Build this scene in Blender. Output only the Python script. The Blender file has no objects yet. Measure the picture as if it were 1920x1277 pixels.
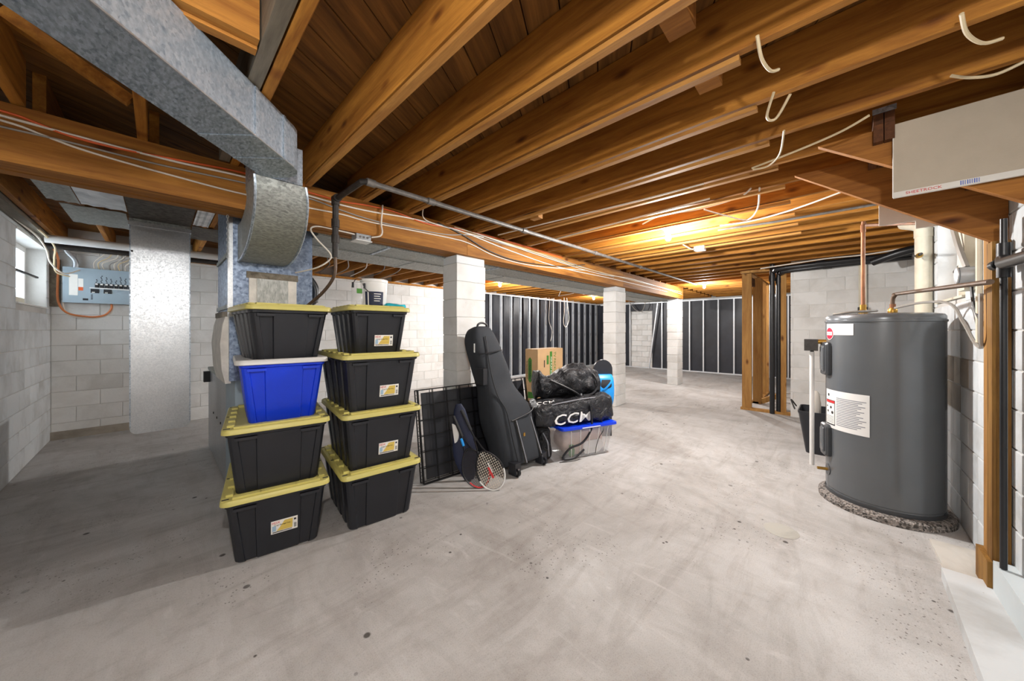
import bpy, bmesh, math, random
from mathutils import Vector, Matrix
random.seed(7)
R = math.radians
sc = bpy.context.scene
C = sc.collection

# ------------------------------------------------------------------ camera, world, exposure
cam_d = bpy.data.cameras.new('camera'); cam = bpy.data.objects.new('camera', cam_d); C.objects.link(cam)
cam_d.sensor_width = 36; cam_d.lens = 635 / 1920 * 36
cam_d.shift_y = -19.5 / 1920; cam_d.clip_start = .02; cam_d.clip_end = 100
cam.location = (0, 0, 1.4); cam.rotation_euler = (R(90), 0, math.atan2(-.72286, .69099))
sc.camera = cam
world = bpy.data.worlds.new('overcast_sky'); sc.world = world; world.use_nodes = True
world.node_tree.nodes['Background'].inputs[0].default_value = (.82, .92, 1, 1)
world.node_tree.nodes['Background'].inputs[1].default_value = 7.0
sc.view_settings.view_transform = 'Standard'; sc.view_settings.look = 'None'
sc.view_settings.gamma = 1; sc.view_settings.use_curve_mapping = False
sc.view_settings.exposure = 0.55
BULB_W = {'near': 72, 'main': 165, 'mid': 160, 'far': 115}

# ------------------------------------------------------------------ materials
def srgb(r, g, b):
    f = lambda c: (c / 255 / 12.92) if c / 255 <= .04045 else ((c / 255 + .055) / 1.055) ** 2.4
    return (f(r), f(g), f(b), 1)
class NT:
    def __init__(s, name):
        s.m = bpy.data.materials.new(name); s.m.use_nodes = True; s.t = s.m.node_tree
        s.b = s.t.nodes['Principled BSDF']
    def n(s, typ, **kw):
        nd = s.t.nodes.new(typ)
        for k, v in kw.items():
            if k.startswith('i_'):
                nd.inputs[int(k[2:])].default_value = v
            else: setattr(nd, k, v)
        return nd
    def l(s, a, b): s.t.links.new(a, b)
    def coord(s, scale=(1, 1, 1), rnd=True):
        tc = s.n('ShaderNodeTexCoord'); mp = s.n('ShaderNodeMapping'); mp.inputs['Scale'].default_value = scale
        if rnd:
            oi = s.n('ShaderNodeObjectInfo'); mu = s.n('ShaderNodeMath', operation='MULTIPLY'); mu.inputs[1].default_value = 37.0
            s.l(oi.outputs['Random'], mu.inputs[0])
            ad = s.n('ShaderNodeVectorMath', operation='ADD'); s.l(tc.outputs['Object'], ad.inputs[0]); s.l(mu.outputs[0], ad.inputs[1])
            s.l(ad.outputs[0], mp.inputs[0])
        else: s.l(tc.outputs['Object'], mp.inputs[0])
        return mp.outputs[0]
    def noise(s, vec, scale, detail=4, rough=.55, dist=0):
        nd = s.n('ShaderNodeTexNoise'); nd.inputs['Scale'].default_value = scale; nd.inputs['Detail'].default_value = detail
        nd.inputs['Roughness'].default_value = rough; nd.inputs['Distortion'].default_value = dist
        s.l(vec, nd.inputs['Vector']); return nd.outputs['Fac']
    def vor(s, vec, scale, feat='F1', out='Distance', rnd=1):
        nd = s.n('ShaderNodeTexVoronoi', feature=feat); nd.inputs['Scale'].default_value = scale; nd.inputs['Randomness'].default_value = rnd
        s.l(vec, nd.inputs['Vector']); return nd.outputs[out]
    def ramp(s, fac, stops):
        nd = s.n('ShaderNodeValToRGB'); e = nd.color_ramp.elements
        while len(e) < len(stops): e.new(.5)
        for el, (p, c) in zip(e, stops): el.position = p; el.color = c if len(c) == 4 else (*c, 1)
        s.l(fac, nd.inputs[0]); return nd.outputs['Color']
    def mix(s, fac, a, b, mode='MIX'):
        nd = s.n('ShaderNodeMix', data_type='RGBA', blend_type=mode)
        for sock, v in ((nd.inputs[0], fac), (nd.inputs[6], a), (nd.inputs[7], b)):
            if hasattr(v, 'default_value') or hasattr(v, 'is_output'): s.l(v, sock)
            else: sock.default_value = v
        return nd.outputs[2]
    def bump(s, h, strength=.3, dist=.01):
        nd = s.n('ShaderNodeBump'); nd.inputs['Strength'].default_value = strength; nd.inputs['Distance'].default_value = dist
        s.l(h, nd.inputs['Height']); s.l(nd.outputs[0], s.b.inputs['Normal'])
    def fin(s, col, rough=.6, metal=0, spec=.5):
        if hasattr(col, 'is_output'): s.l(col, s.b.inputs['Base Color'])
        else: s.b.inputs['Base Color'].default_value = col
        if hasattr(rough, 'is_output'): s.l(rough, s.b.inputs['Roughness'])
        else: s.b.inputs['Roughness'].default_value = rough
        s.b.inputs['Metallic'].default_value = metal; s.b.inputs['Specular IOR Level'].default_value = spec
        return s.m
W1, B0 = (1, 1, 1, 1), (0, 0, 0, 1)
def scale_c(c, k): return (min(1, c[0] * k), min(1, c[1] * k), min(1, c[2] * k), 1)
def plain(name, col, rough=.5, metal=0, var=.12, ns=6, bs=0, bstr=.2, spec=.5, rnd=True):
    t = NT(name); v = t.coord(rnd=rnd); f = t.noise(v, ns, 5)
    c = t.ramp(f, [(.3, scale_c(col, 1 - var)), (.7, scale_c(col, 1 + var))])
    if bs: t.bump(t.noise(v, bs, 3), bstr, .004)
    return t.fin(c, rough, metal, spec)
def wood(name, c1, c2, axis, knots=True, rough=.7, var=1.0, thin=0):
    t = NT(name); s = [9, 9, 9]; s[axis] = .7
    v = t.coord(tuple(s))
    g = t.noise(v, 2.2, 8, .62, .6); g2 = t.noise(v, 14, 4, .6)
    col = t.ramp(g, [(.28, c2), (.5, tuple((a + b) / 2 for a, b in zip(c1, c2))), (.72, c1)])
    fine = t.ramp(g2, [(.35, (.72, .7, .68, 1)), (.65, W1)])
    col = t.mix(.55, col, fine, 'MULTIPLY')
    oi = t.n('ShaderNodeObjectInfo'); pv = t.ramp(oi.outputs['Random'], [(0, (.74, .72, .68, 1)), (1, (1.0, 1.0, 1.0, 1))])
    col = t.mix(var, col, pv, 'MULTIPLY')
    if knots:
        s2 = [5.5, 5.5, 5.5]; s2[axis] = 2.4; s2[thin] = .05
        k = t.vor(t.coord(tuple(s2)), 1.0)
        kr = t.ramp(k, [(.045, (.16, .08, .04, 1)), (.085, (.5, .38, .27, 1)), (.15, W1)])
        col = t.mix(.85, col, kr, 'MULTIPLY')
    t.bump(g2, .25, .004)
    return t.fin(col, rough, 0, .3)
def galv(name, base, dark, scale=55, rough=.38, metal=.75, stretch=(1, 1, 1)):
    t = NT(name); v = t.coord(stretch)
    s1 = t.vor(v, scale, out='Color'); n1 = t.noise(v, scale * .6, 3); n2 = t.noise(v, 3, 3)
    bw = t.n('ShaderNodeRGBToBW'); t.l(s1, bw.inputs[0])
    f = t.n('ShaderNodeMath', operation='MULTIPLY_ADD'); t.l(bw.outputs[0], f.inputs[0]); f.inputs[1].default_value = .5; t.l(n1, f.inputs[2])
    f2 = t.n('ShaderNodeMath', operation='MULTIPLY'); t.l(f.outputs[0], f2.inputs[0]); f2.inputs[1].default_value = .8
    col = t.ramp(f2.outputs[0], [(.3, dark), (.8, base)])
    st = t.ramp(n2, [(.3, (.8, .8, .8, 1)), (.7, W1)])
    col = t.mix(.7, col, st, 'MULTIPLY')
    rr = t.ramp(f2.outputs[0], [(.3, (rough + .15,) * 3), (.8, (rough,) * 3)])
    return t.fin(col, rr, metal)

MT = {}
OR1, OR2 = srgb(210, 146, 60), srgb(136, 80, 22)
MT['joist'] = wood('joist_pine', OR1, OR2, 1)
MT['beam'] = wood('beam_pine', srgb(204, 142, 64), srgb(134, 80, 28), 0, thin=1)
MT['plank'] = wood('subfloor_pine', srgb(160, 110, 52), srgb(90, 56, 22), 0, thin=2)
MT['strip'] = wood('furring_pine', srgb(206, 152, 80), srgb(156, 102, 46), 1, False)
MT['stud'] = wood('stud_spruce', srgb(208, 160, 92), srgb(158, 110, 56), 2)
MT['post'] = wood('post_weathered', srgb(178, 134, 66), srgb(104, 68, 28), 2, thin=1)
MT['string'] = wood('stringer_fir', srgb(196, 132, 60), srgb(132, 80, 30), 1)
MT['oldwood'] = wood('old_grey_timber', srgb(160, 152, 138), srgb(104, 96, 84), 1, False)
MT['darkwood'] = wood('dark_header', srgb(120, 74, 40), srgb(66, 38, 20), 0, False)

def m_floor():
    t = NT('worn_concrete'); v = t.coord(rnd=False)
    a = t.noise(v, .7, 7, .62, .8); b = t.noise(v, 4, 7, .7, .5); c = t.noise(v, 170, 2)
    d = t.noise(t.coord((.7, 3.2, 1), False), 1.6, 8, .66, 1.5); e = t.noise(t.coord((3.0, .8, 1), False), 2.2, 8, .66, 1.2)
    col = t.ramp(a, [(.3, srgb(160, 156, 152)), (.5, srgb(186, 184, 182)), (.7, srgb(205, 204, 203))])
    col = t.mix(.26, col, t.ramp(d, [(.36, srgb(188, 180, 172)), (.5, W1), (.8, W1)]), 'MULTIPLY')
    col = t.mix(.18, col, t.ramp(e, [(.38, srgb(196, 190, 184)), (.5, W1), (.8, W1)]), 'MULTIPLY')
    col = t.mix(.4, col, t.ramp(b, [(.3, (.7, .68, .66, 1)), (.55, W1)]), 'MULTIPLY')
    col = t.mix(.4, col, t.ramp(c, [(.3, (.6, .58, .56, 1)), (.5, W1)]), 'MULTIPLY')
    sc2 = t.ramp(e, [(.60, B0), (.70, (.25, .25, .25, 1))]); col = t.mix(sc2, col, srgb(222, 221, 220))
    for scl, thr, m0, seed in ((4.0, .05, .44, 1.9), (9.0, .06, .52, 3.1), (42, .13, .5, 1.2)):
        sp = t.vor(v, scl); spk = t.ramp(sp, [(thr, (.13, .12, .11, 1) if scl < 20 else (.34, .32, .3, 1)), (thr * 1.5, W1)])
        msk = t.ramp(t.noise(v, seed, 3), [(m0, B0), (m0 + .08, (.9, .9, .9, 1))])
        col = t.mix(msk, col, t.mix(1, col, spk, 'MULTIPLY'))
    ad = t.n('ShaderNodeMath', operation='ADD'); t.l(b, ad.inputs[0]); t.l(c, ad.inputs[1])
    t.bump(ad.outputs[0], .3, .005)
    return t.fin(col, .72, 0, .35)
MT['floor'] = m_floor()
def m_block(name, base, stain, amt=.4, rnd=True):
    t = NT(name); v = t.coord(rnd=rnd)
    a = t.noise(v, 2.2, 6, .62, .4); b = t.noise(v, 40, 3); c = t.noise(v, 9, 5, .7)
    col = t.ramp(a, [(.33, stain), (.55, base), (.8, scale_c(base, 1.04))])
    col = t.mix(1 - amt, col, base)
    oi = t.n('ShaderNodeObjectInfo')
    col = t.mix(.6, col, t.ramp(oi.outputs['Random'], [(0, (.88, .88, .88, 1)), (1, W1)]), 'MULTIPLY')
    pit = t.ramp(t.vor(v, 22), [(.05, (.25, .23, .2, 1)), (.09, W1)])
    msk = t.ramp(c, [(.58, B0), (.66, (.8, .8, .8, 1))])
    col = t.mix(msk, col, t.mix(1, col, pit, 'MULTIPLY'))
    t.bump(b, .3, .004)
    return t.fin(col, .75, 0, .3)
MT['block'] = m_block('painted_block', srgb(228, 228, 226), srgb(176, 172, 164))
MT['block_l'] = m_block('painted_block_cool', srgb(216, 221, 224), srgb(164, 166, 164), .6)
MT['mortar'] = m_block('painted_mortar', srgb(206, 204, 200), srgb(150, 146, 140))
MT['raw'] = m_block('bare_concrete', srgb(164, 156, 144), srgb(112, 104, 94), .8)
MT['patch'] = m_block('mortar_patch', srgb(182, 180, 172), srgb(150, 146, 138), .9, False)
MT['curb'] = m_block('painted_curb', srgb(218, 222, 224), srgb(170, 168, 164), .6)
MT['ledge'] = m_block('pale_ledge', srgb(214, 210, 202), srgb(176, 170, 160), .6)
MT['galv'] = galv('galvanised_sheet', srgb(206, 218, 230), srgb(124, 138, 152), 85, .38, .75, (1.6, .7, 1))
MT['galv_blue'] = galv('blue_spangled_sheet', srgb(158, 174, 198), srgb(84, 98, 120), 60, .4)
MT['galv_dull'] = galv('dull_galvanised_sheet', srgb(186, 190, 186), srgb(126, 130, 126), 70, .5, .55, (1, 3, 1))
MT['galv_bright'] = galv('bright_galvanised_sheet', srgb(214, 217, 220), srgb(192, 197, 202), 130, .3, .9)
MT['galv_trunk'] = galv('pale_galvanised_sheet', srgb(206, 208, 204), srgb(160, 164, 160), 40, .55, .35, (3, 1, 1))
MT['foil'] = galv('foil_faced_board', srgb(236, 238, 240), srgb(190, 194, 198), 14, .3, .6)
MT['dustmetal'] = galv('dusty_dark_metal', srgb(96, 90, 82), srgb(62, 58, 52), 40, .6, .4)
MT['tape'] = plain('white_seal_tape', srgb(226, 222, 214), .6, 0, .15, 12, 60, .4)
MT['steel'] = plain('steel_stud_metal', srgb(222, 226, 230), .4, .35, .06, 4)
MT['steel_web'] = plain('steel_web_metal', srgb(128, 132, 138), .45, .5, .12, 4)
MT['membrane'] = plain('black_membrane', srgb(40, 42, 50), .42, 0, .35, 2.2, 7, .5)
MT['black_pl'] = plain('black_plastic', srgb(33, 35, 41), .38, 0, .1, 8, 220, .12)
MT['yellow'] = plain('yellow_plastic', srgb(204, 194, 112), .42, 0, .05, 5)
MT['blue_pl'] = plain('blue_plastic', srgb(16, 62, 222), .3, 0, .05, 4)
MT['grey_lid'] = plain('pale_grey_plastic', srgb(212, 212, 210), .4, 0, .04, 4)
MT['white'] = plain('white_plastic', srgb(232, 232, 230), .4, 0, .04, 5)
MT['paper'] = plain('label_paper', srgb(238, 236, 230), .6, 0, .03, 9)
MT['ink'] = plain('black_ink', srgb(38, 38, 42), .7, 0, .1, 20)
MT['inkgrey'] = plain('grey_ink', srgb(140, 142, 150), .7, 0, .1, 20)
MT['red'] = plain('red_ink', srgb(206, 40, 44), .5, 0, .05, 10)
MT['crimson'] = plain('crimson_badge', srgb(196, 14, 52), .35, 0, .05, 10)
MT['blueink'] = plain('blue_ink', srgb(78, 104, 190), .6, 0, .05, 10)
MT['ylabel'] = plain('yellow_print', srgb(218, 190, 92), .6, 0, .05, 10)
MT['skyprint'] = plain('pale_blue_print', srgb(160, 190, 214), .6, 0, .08, 10)
MT['tank'] = plain('grey_enamel', srgb(106, 110, 114), .26, .3, .05, 3)
MT['tank_dk'] = plain('dark_grey_enamel', srgb(76, 79, 83), .3, .25, .05, 3)
MT['pebble'] = None
def m_pebble():
    t = NT('pebbled_pad'); v = t.coord(rnd=False); k = t.vor(v, 90, out='Color'); bw = t.n('ShaderNodeRGBToBW'); t.l(k, bw.inputs[0])
    col = t.ramp(bw.outputs[0], [(.2, srgb(70, 66, 62)), (.8, srgb(170, 162, 156))]); t.bump(t.vor(v, 90), .8, .01)
    return t.fin(col, .8)
MT['pebble'] = m_pebble()
MT['copper'] = plain('aged_copper', srgb(138, 94, 66), .52, .5, .3, 14)
MT['copper_dk'] = plain('tarnished_copper', srgb(98, 80, 66), .5, .5, .3, 14)
MT['brass'] = plain('brass', srgb(180, 140, 66), .35, .8, .15, 12)
MT['iron'] = plain('black_iron', srgb(58, 54, 52), .55, .4, .3, 20, 90, .4)
MT['iron_lt'] = plain('dusty_iron', srgb(120, 116, 112), .5, .5, .25, 20)
MT['abs'] = plain('black_abs', srgb(28, 29, 32), .35, 0, .15, 6)
MT['pvc'] = plain('white_pvc', srgb(226, 226, 224), .4, 0, .05, 5)
MT['wire_w'] = plain('white_cable', srgb(226, 218, 206), .5, 0, .08, 5)
MT['wire_y'] = plain('cream_cable', srgb(214, 196, 160), .5, 0, .08, 5)
MT['wire_o'] = plain('orange_cable', srgb(222, 96, 40), .5, 0, .08, 5)
MT['wire_ob'] = plain('brown_orange_cable', srgb(196, 116, 66), .5, 0, .1, 5)
MT['wire_g'] = plain('grey_cable', srgb(150, 146, 140), .5, 0, .08, 5)
MT['wire_k'] = plain('black_cable', srgb(34, 33, 33), .5, 0, .1, 5)
MT['box_grey'] = plain('grey_steel_box', srgb(176, 180, 184), .45, .5, .1, 8)
MT['panel'] = plain('panel_blue_grey', srgb(160, 178, 190), .5, 0, .06, 5)
MT['cardboard'] = plain('cardboard', srgb(200, 164, 120), .75, 0, .07, 6, 120, .1)
MT['green'] = plain('green_print', srgb(66, 128, 44), .7, 0, .06, 8)
MT['nylon'] = plain('black_nylon', srgb(30, 31, 35), .5, 0, .25, 5, 260, .25)
MT['canvas'] = plain('charcoal_canvas', srgb(44, 48, 54), .8, 0, .18, 4, 320, .35)
MT['shiny'] = plain('shiny_black_vinyl', srgb(30, 31, 35), .36, 0, .25, 5, 16, .9)
def m_wrinkle():
    t = NT('wrinkled_black_nylon'); v = t.coord((1, 1.6, .8)); a = t.noise(v, 7, 5, .6, 1.6); b = t.noise(v, 22, 3)
    col = t.ramp(b, [(.3, srgb(24, 25, 29)), (.7, srgb(38, 39, 44))]); t.bump(a, 1.0, .05)
    return t.fin(col, .42)
MT['shiny'] = m_wrinkle()
MT['wire'] = plain('black_wire', srgb(24, 24, 25), .4, .3, .1, 8)
MT['tray'] = plain('black_tray', srgb(34, 35, 40), .4, 0, .1, 4)
MT['navy'] = plain('navy_nylon', srgb(30, 38, 66), .6, 0, .2, 5, 120, .2)
MT['string'] = MT['string']
MT['strings'] = plain('racket_string', srgb(222, 214, 200), .5, 0, .06, 8)
MT['strings_k'] = plain('dark_racket_string', srgb(58, 56, 58), .5, 0, .1, 8)
MT['frame_k'] = plain('racket_graphite', srgb(26, 26, 30), .3, .1, .1, 8)
MT['skyblue'] = plain('bright_blue_plastic', srgb(34, 150, 234), .35, 0, .08, 5)
MT['teal'] = plain('teal_cloth', srgb(30, 186, 206), .8, 0, .12, 12, 90, .4)
MT['contents'] = plain('packed_contents', srgb(206, 178, 166), .8, 0, .25, 7)
MT['paperw'] = plain('crumpled_white_paper', srgb(226, 224, 224), .7, 0, .08, 9, 14, .5)
MT['greyfoam'] = plain('grey_foam', srgb(62, 60, 58), .85, 0, .2, 30, 120, .6)
MT['drywall'] = plain('drywall_back_paper', srgb(186, 174, 156), .85, 0, .05, 8, 160, .15)
MT['drywall_w'] = plain('drywall_white', srgb(226, 222, 214), .8, 0, .04, 8)
MT['bluewh'] = plain('bluish_paint', srgb(206, 216, 220), .7, 0, .06, 4)
MT['bottle'] = plain('beige_bottle', srgb(198, 192, 182), .45, 0, .05, 5)
MT['cream'] = plain('cream_paint', srgb(214, 206, 186), .6, 0, .12, 6, 30, .3)
def m_glass(name, col, rough, trans):
    t = NT(name); v = t.coord(); f = t.noise(v, 5, 3)
    t.b.inputs['Transmission Weight'].default_value = trans; t.b.inputs['IOR'].default_value = 1.3
    return t.fin(t.ramp(f, [(.3, scale_c(col, .95)), (.7, col)]), rough)
MT['clear'] = m_glass('clear_plastic', (.9, .91, .92, 1), .12, 0); MT['clear'].node_tree.nodes['Principled BSDF'].inputs['Alpha'].default_value = .16
MT['glass'] = m_glass('window_glass', (.98, .99, 1, 1), .3, 1)
def m_emit(name, col, strength):
    t = NT(name); v = t.coord(); f = t.noise(v, 3, 1)
    t.l(t.ramp(f, [(0, col), (1, col)]), t.b.inputs['Emission Color']); t.b.inputs['Emission Strength'].default_value = strength
    return t.fin(col, .3)
MT['bulb'] = m_emit('lit_bulb', (1, .97, .92, 1), 40)

# ------------------------------------------------------------------ mesh helpers
class MB:
    def __init__(s): s.v = []; s.f = []
    def add(s, vs, fs):
        o = len(s.v); s.v += [tuple(v) for v in vs]; s.f += [tuple(i + o for i in f) for f in fs]; return s
    def box(s, x0, x1, y0, y1, z0, z1):
        return s.add([(x0, y0, z0), (x1, y0, z0), (x1, y1, z0), (x0, y1, z0), (x0, y0, z1), (x1, y0, z1), (x1, y1, z1), (x0, y1, z1)],
                     [(0, 3, 2, 1), (4, 5, 6, 7), (0, 1, 5, 4), (1, 2, 6, 5), (2, 3, 7, 6), (3, 0, 4, 7)])
    def obox(s, c, a, b, d):
        c, a, b, d = map(Vector, (c, a, b, d)); vs = []
        for k in (-1, 1):
            for i, j in ((-1, -1), (1, -1), (1, 1), (-1, 1)): vs.append(c + a * i + b * j + d * k)
        return s.add(vs, [(0, 3, 2, 1), (4, 5, 6, 7), (0, 1, 5, 4), (1, 2, 6, 5), (2, 3, 7, 6), (3, 0, 4, 7)])
    def bar(s, p, q, w, h=None, up=(0, 0, 1)):
        p, q = Vector(p), Vector(q); d = q - p; u = Vector(up)
        if abs(d.normalized().dot(u)) > .98: u = Vector((1, 0, 0))
        a = d.cross(u).normalized(); b = a.cross(d).normalized(); h = w if h is None else h
        return s.obox((p + q) / 2, a * w / 2, b * h / 2, d / 2)
    def loft(s, rings, cap=True, close=True):
        n = len(rings[0]); o = len(s.v); s.v += [tuple(p) for r in rings for p in r]
        for i in range(len(rings) - 1):
            for j in range(n if close else n - 1):
                k = (j + 1) % n; s.f.append((o + i * n + j, o + i * n + k, o + (i + 1) * n + k, o + (i + 1) * n + j))
        if cap:
            s.f.append(tuple(o + j for j in reversed(range(n)))); s.f.append(tuple(o + (len(rings) - 1) * n + j for j in range(n)))
        return s
    def tube(s, pts, r, n=8, smooth=0, closed=False):
        P = [Vector(p) for p in pts]
        if smooth: P = spline(P, smooth, closed)
        rings = []; a = None
        for i, p in enumerate(P):
            if closed: d = P[(i + 1) % len(P)] - P[i - 1]
            else: d = P[min(i + 1, len(P) - 1)] - P[max(i - 1, 0)]
            d.normalize()
            if a is None:
                a = d.orthogonal().normalized()
            a = (a - d * a.dot(d)).normalized(); b = d.cross(a)
            rr = r(i / max(1, len(P) - 1)) if callable(r) else r
            rings.append([p + (a * math.cos(t) + b * math.sin(t)) * rr for t in [2 * math.pi * k / n for k in range(n)]])
        if closed: rings.append(rings[0]); return s.loft(rings, False)
        return s.loft(rings)
    def lathe(s, prof, c=(0, 0, 0), n=24, axis='z', cap=True):
        rings = []
        for r, h in prof:
            ring = []
            for k in range(n):
                t = 2 * math.pi * k / n; a, b = r * math.cos(t), r * math.sin(t)
                p = (a, b, h) if axis == 'z' else (h, a, b) if axis == 'x' else (b, h, a)
                ring.append((p[0] + c[0], p[1] + c[1], p[2] + c[2]))
            rings.append(ring)
        return s.loft(rings, cap)
    def poly(s, pts, thick, nrm):
        P = [Vector(p) for p in pts]; N = Vector(nrm).normalized() * thick; n = len(P)
        return s.add(P + [p + N for p in P], [tuple(reversed(range(n))), tuple(range(n, 2 * n))] + [(i, (i + 1) % n, (i + 1) % n + n, i + n) for i in range(n)])
    def mesh(s, name, m=None, smooth=True, ang=35):
        me = bpy.data.meshes.new(name); me.from_pydata(s.v, [], s.f); me.validate()
        bm = bmesh.new(); bm.from_mesh(me); bmesh.ops.recalc_face_normals(bm, faces=bm.faces); bm.to_mesh(me); bm.free()
        if smooth:
            me.shade_smooth(); me.set_sharp_from_angle(angle=R(ang))
        if m: me.materials.append(MT[m])
        return me
    def build(s, name, m, parent=None, **kw):
        return link(name, s.mesh(name, m, **kw), parent)
def link(name, me, parent=None, loc=None, rot=None):
    o = bpy.data.objects.new(name, me); C.objects.link(o); o.parent = parent
    if loc: o.location = loc
    if rot: o.rotation_euler = rot
    return o
def spline(P, k, closed=False):
    out = []; n = len(P)
    rng = n if closed else n - 1
    for i in range(rng):
        if closed: a, b, c, d = P[i - 1], P[i], P[(i + 1) % n], P[(i + 2) % n]
        else: a, b, c, d = P[max(i - 1, 0)], P[i], P[i + 1], P[min(i + 2, n - 1)]
        for j in range(k):
            t = j / k
            out.append(.5 * ((2 * b) + (c - a) * t + (2 * a - 5 * b + 4 * c - d) * t * t + (3 * b - a - 3 * c + d) * t ** 3))
    if not closed: out.append(P[-1].copy())
    return out
def rrect(w, h, r, n=4, cx=0, cy=0):
    pts = []
    for sx, sy, a0 in ((1, -1, -90), (1, 1, 0), (-1, 1, 90), (-1, -1, 180)):
        for k in range(n + 1):
            a = R(a0 + 90 * k / n); pts.append((cx + sx * (w / 2 - r) + r * math.cos(a), cy + sy * (h / 2 - r) + r * math.sin(a)))
    return pts
def thing(name, label, cat, loc=(0, 0, 0), rz=0, group=None):
    o = bpy.data.objects.new(name, None); C.objects.link(o); o.location = loc; o.rotation_euler = (0, 0, rz); o.empty_display_size = .1
    return tag(o, label, cat, group)
def tag(o, label, cat, group=None):
    o['label'] = label; o['category'] = cat
    if group: o['group'] = group
    return o
def struct(o, label=None):
    o['kind'] = 'structure'
    if label: o['label'] = label; 
    return o
def text(s, size, m, parent, loc, rot=None, name='lettering', mtx=None, warp=None, sx=1.0, depth=.0006, shear=0, bold=0):
    cu = bpy.data.curves.new('lettering', 'FONT'); cu.body = s; cu.size = size; cu.align_x = 'CENTER'; cu.align_y = 'CENTER'; cu.extrude = depth; cu.resolution_u = 2; cu.shear = shear; cu.offset = bold
    o = bpy.data.objects.new('lettering', cu); C.objects.link(o)
    dg = bpy.context.evaluated_depsgraph_get(); me = bpy.data.meshes.new_from_object(o.evaluated_get(dg)); bpy.data.objects.remove(o); bpy.data.curves.remove(cu)
    for v in me.vertices: v.co.x *= sx
    if warp:
        for v in me.vertices: v.co = warp(v.co)
    me.materials.clear(); me.materials.append(MT[m])
    ob = link(name, me, parent)
    if mtx is not None: ob.matrix_local = mtx
    else: ob.location = loc; ob.rotation_euler = rot or (0, 0, 0)
    return ob
def frame(o, x, z):
    """matrix: local x -> x, local z -> z, placed at o"""
    x = Vector(x).normalized(); z = Vector(z); z = (z - x * z.dot(x)).normalized(); y = z.cross(x)
    return Matrix(((x.x, y.x, z.x, o[0]), (x.y, y.y, z.y, o[1]), (x.z, y.z, z.z, o[2]), (0, 0, 0, 1)))

# ------------------------------------------------------------------ room shell
XL, XF, YB, YR, YR2 = -.94, 12.6, 7.2, -.65, -.906
ZJ, ZS = 2.48, 2.715
floor = struct(MB().box(XL - .3, XF + .3, YR2 - .6, YB + .3, -.15, 0).build('floor', 'floor', smooth=False), 'worn pale grey concrete basement floor')
MB().lathe([(.10, .0004), (.10, .001), (.095, .0012)], (3.008, .275, 0), 20).build('floor_patch', 'patch', floor)
ceiling = struct(MB().box(XL - .3, XF + .3, YR2 - .6, YB + .3, 2.74, 2.84).build('ceiling', 'darkwood', smooth=False), 'open pine joist ceiling with diagonal board subfloor')

_bm = {}
def block_mesh(w, h, mat):
    k = (round(w, 3), round(h, 3), mat)
    if k not in _bm:
        b = MB(); i = .005
        ring = lambda x, z, y: [(-x, y, z[0]), (x, y, z[0]), (x, y, z[1]), (-x, y, z[1])]
        b.loft([ring(w / 2, (0, h), .05), ring(w / 2, (0, h), .0035), ring(w / 2 - i, (i, h - i), 0)], True)
        _bm[k] = b.mesh('block', mat, smooth=False)
    return _bm[k]
def blocks(wall, mat, fn, rot, u0, u1, z1=2.43, holes=(), bw=.4, bh=.2, off=0, z0=0, jit=.0015):
    """lay a running-bond of blocks; fn(u) -> (x, y) on the wall plane"""
    g = .006; row = 0; z = z0
    while z < z1 - .03:
        h = min(bh, z1 - z); us = u0 - (bw / 2 if (row + off) % 2 else 0)
        while us < u1:
            a, b = max(us, u0), min(us + bw, u1); us += bw
            segs = [(a, b)]
            for (ha, hb, hz0, hz1) in holes:
                if z + h > hz0 + .04 and z < hz1 - .04:
                    ns = []
                    for (p, q) in segs:
                        if q <= ha or p >= hb: ns.append((p, q))
                        else:
                            if p < ha - .03: ns.append((p, ha))
                            if q > hb + .03: ns.append((hb, q))
                    segs = ns
            for (p, q) in segs:
                if q - p < .03: continue
                x, y = fn((p + q) / 2)
                o = link('block', block_mesh(q - p - g, h - g, mat), wall, (x, y, z + g / 2), (0, 0, rot))
        z += bh; row += 1
# left wall with its window opening y 5.69..7.01, z 1.66..2.4
w = MB(); x0, x1 = XL - .3, XL - .006
LW = (5.69, 7.01, 1.66, 2.40)
w.box(x0, x1, YR2 - .6, LW[0], 0, 2.74).box(x0, x1, LW[1], YB + .3, 0, 2.74).box(x0, x1, LW[0], LW[1], 0, LW[2]).box(x0, x1, LW[0], LW[1], LW[3], 2.74)
wall_left = struct(w.build('wall_left', 'mortar', smooth=False), 'white painted concrete block wall on the left')
blocks(wall_left, 'block_l', lambda u: (XL, u), R(90), 3.2, YB, 2.44, [LW])
w = MB().box(XL - .3, XF + .3, YB + .006, YB + .3, 0, 2.74)
wall_back = struct(w.build('wall_back', 'mortar', smooth=False), 'white painted concrete block wall at the back')
blocks(wall_back, 'block', lambda u: (u, YB), 0, XL, 5.9, 2.44)
struct(MB().box(XL, -.1, YB - .03, YB, 0, .1).build('baseboard_back', 'raw', smooth=False), 'crumbling bare concrete footing along the back wall')
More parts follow.
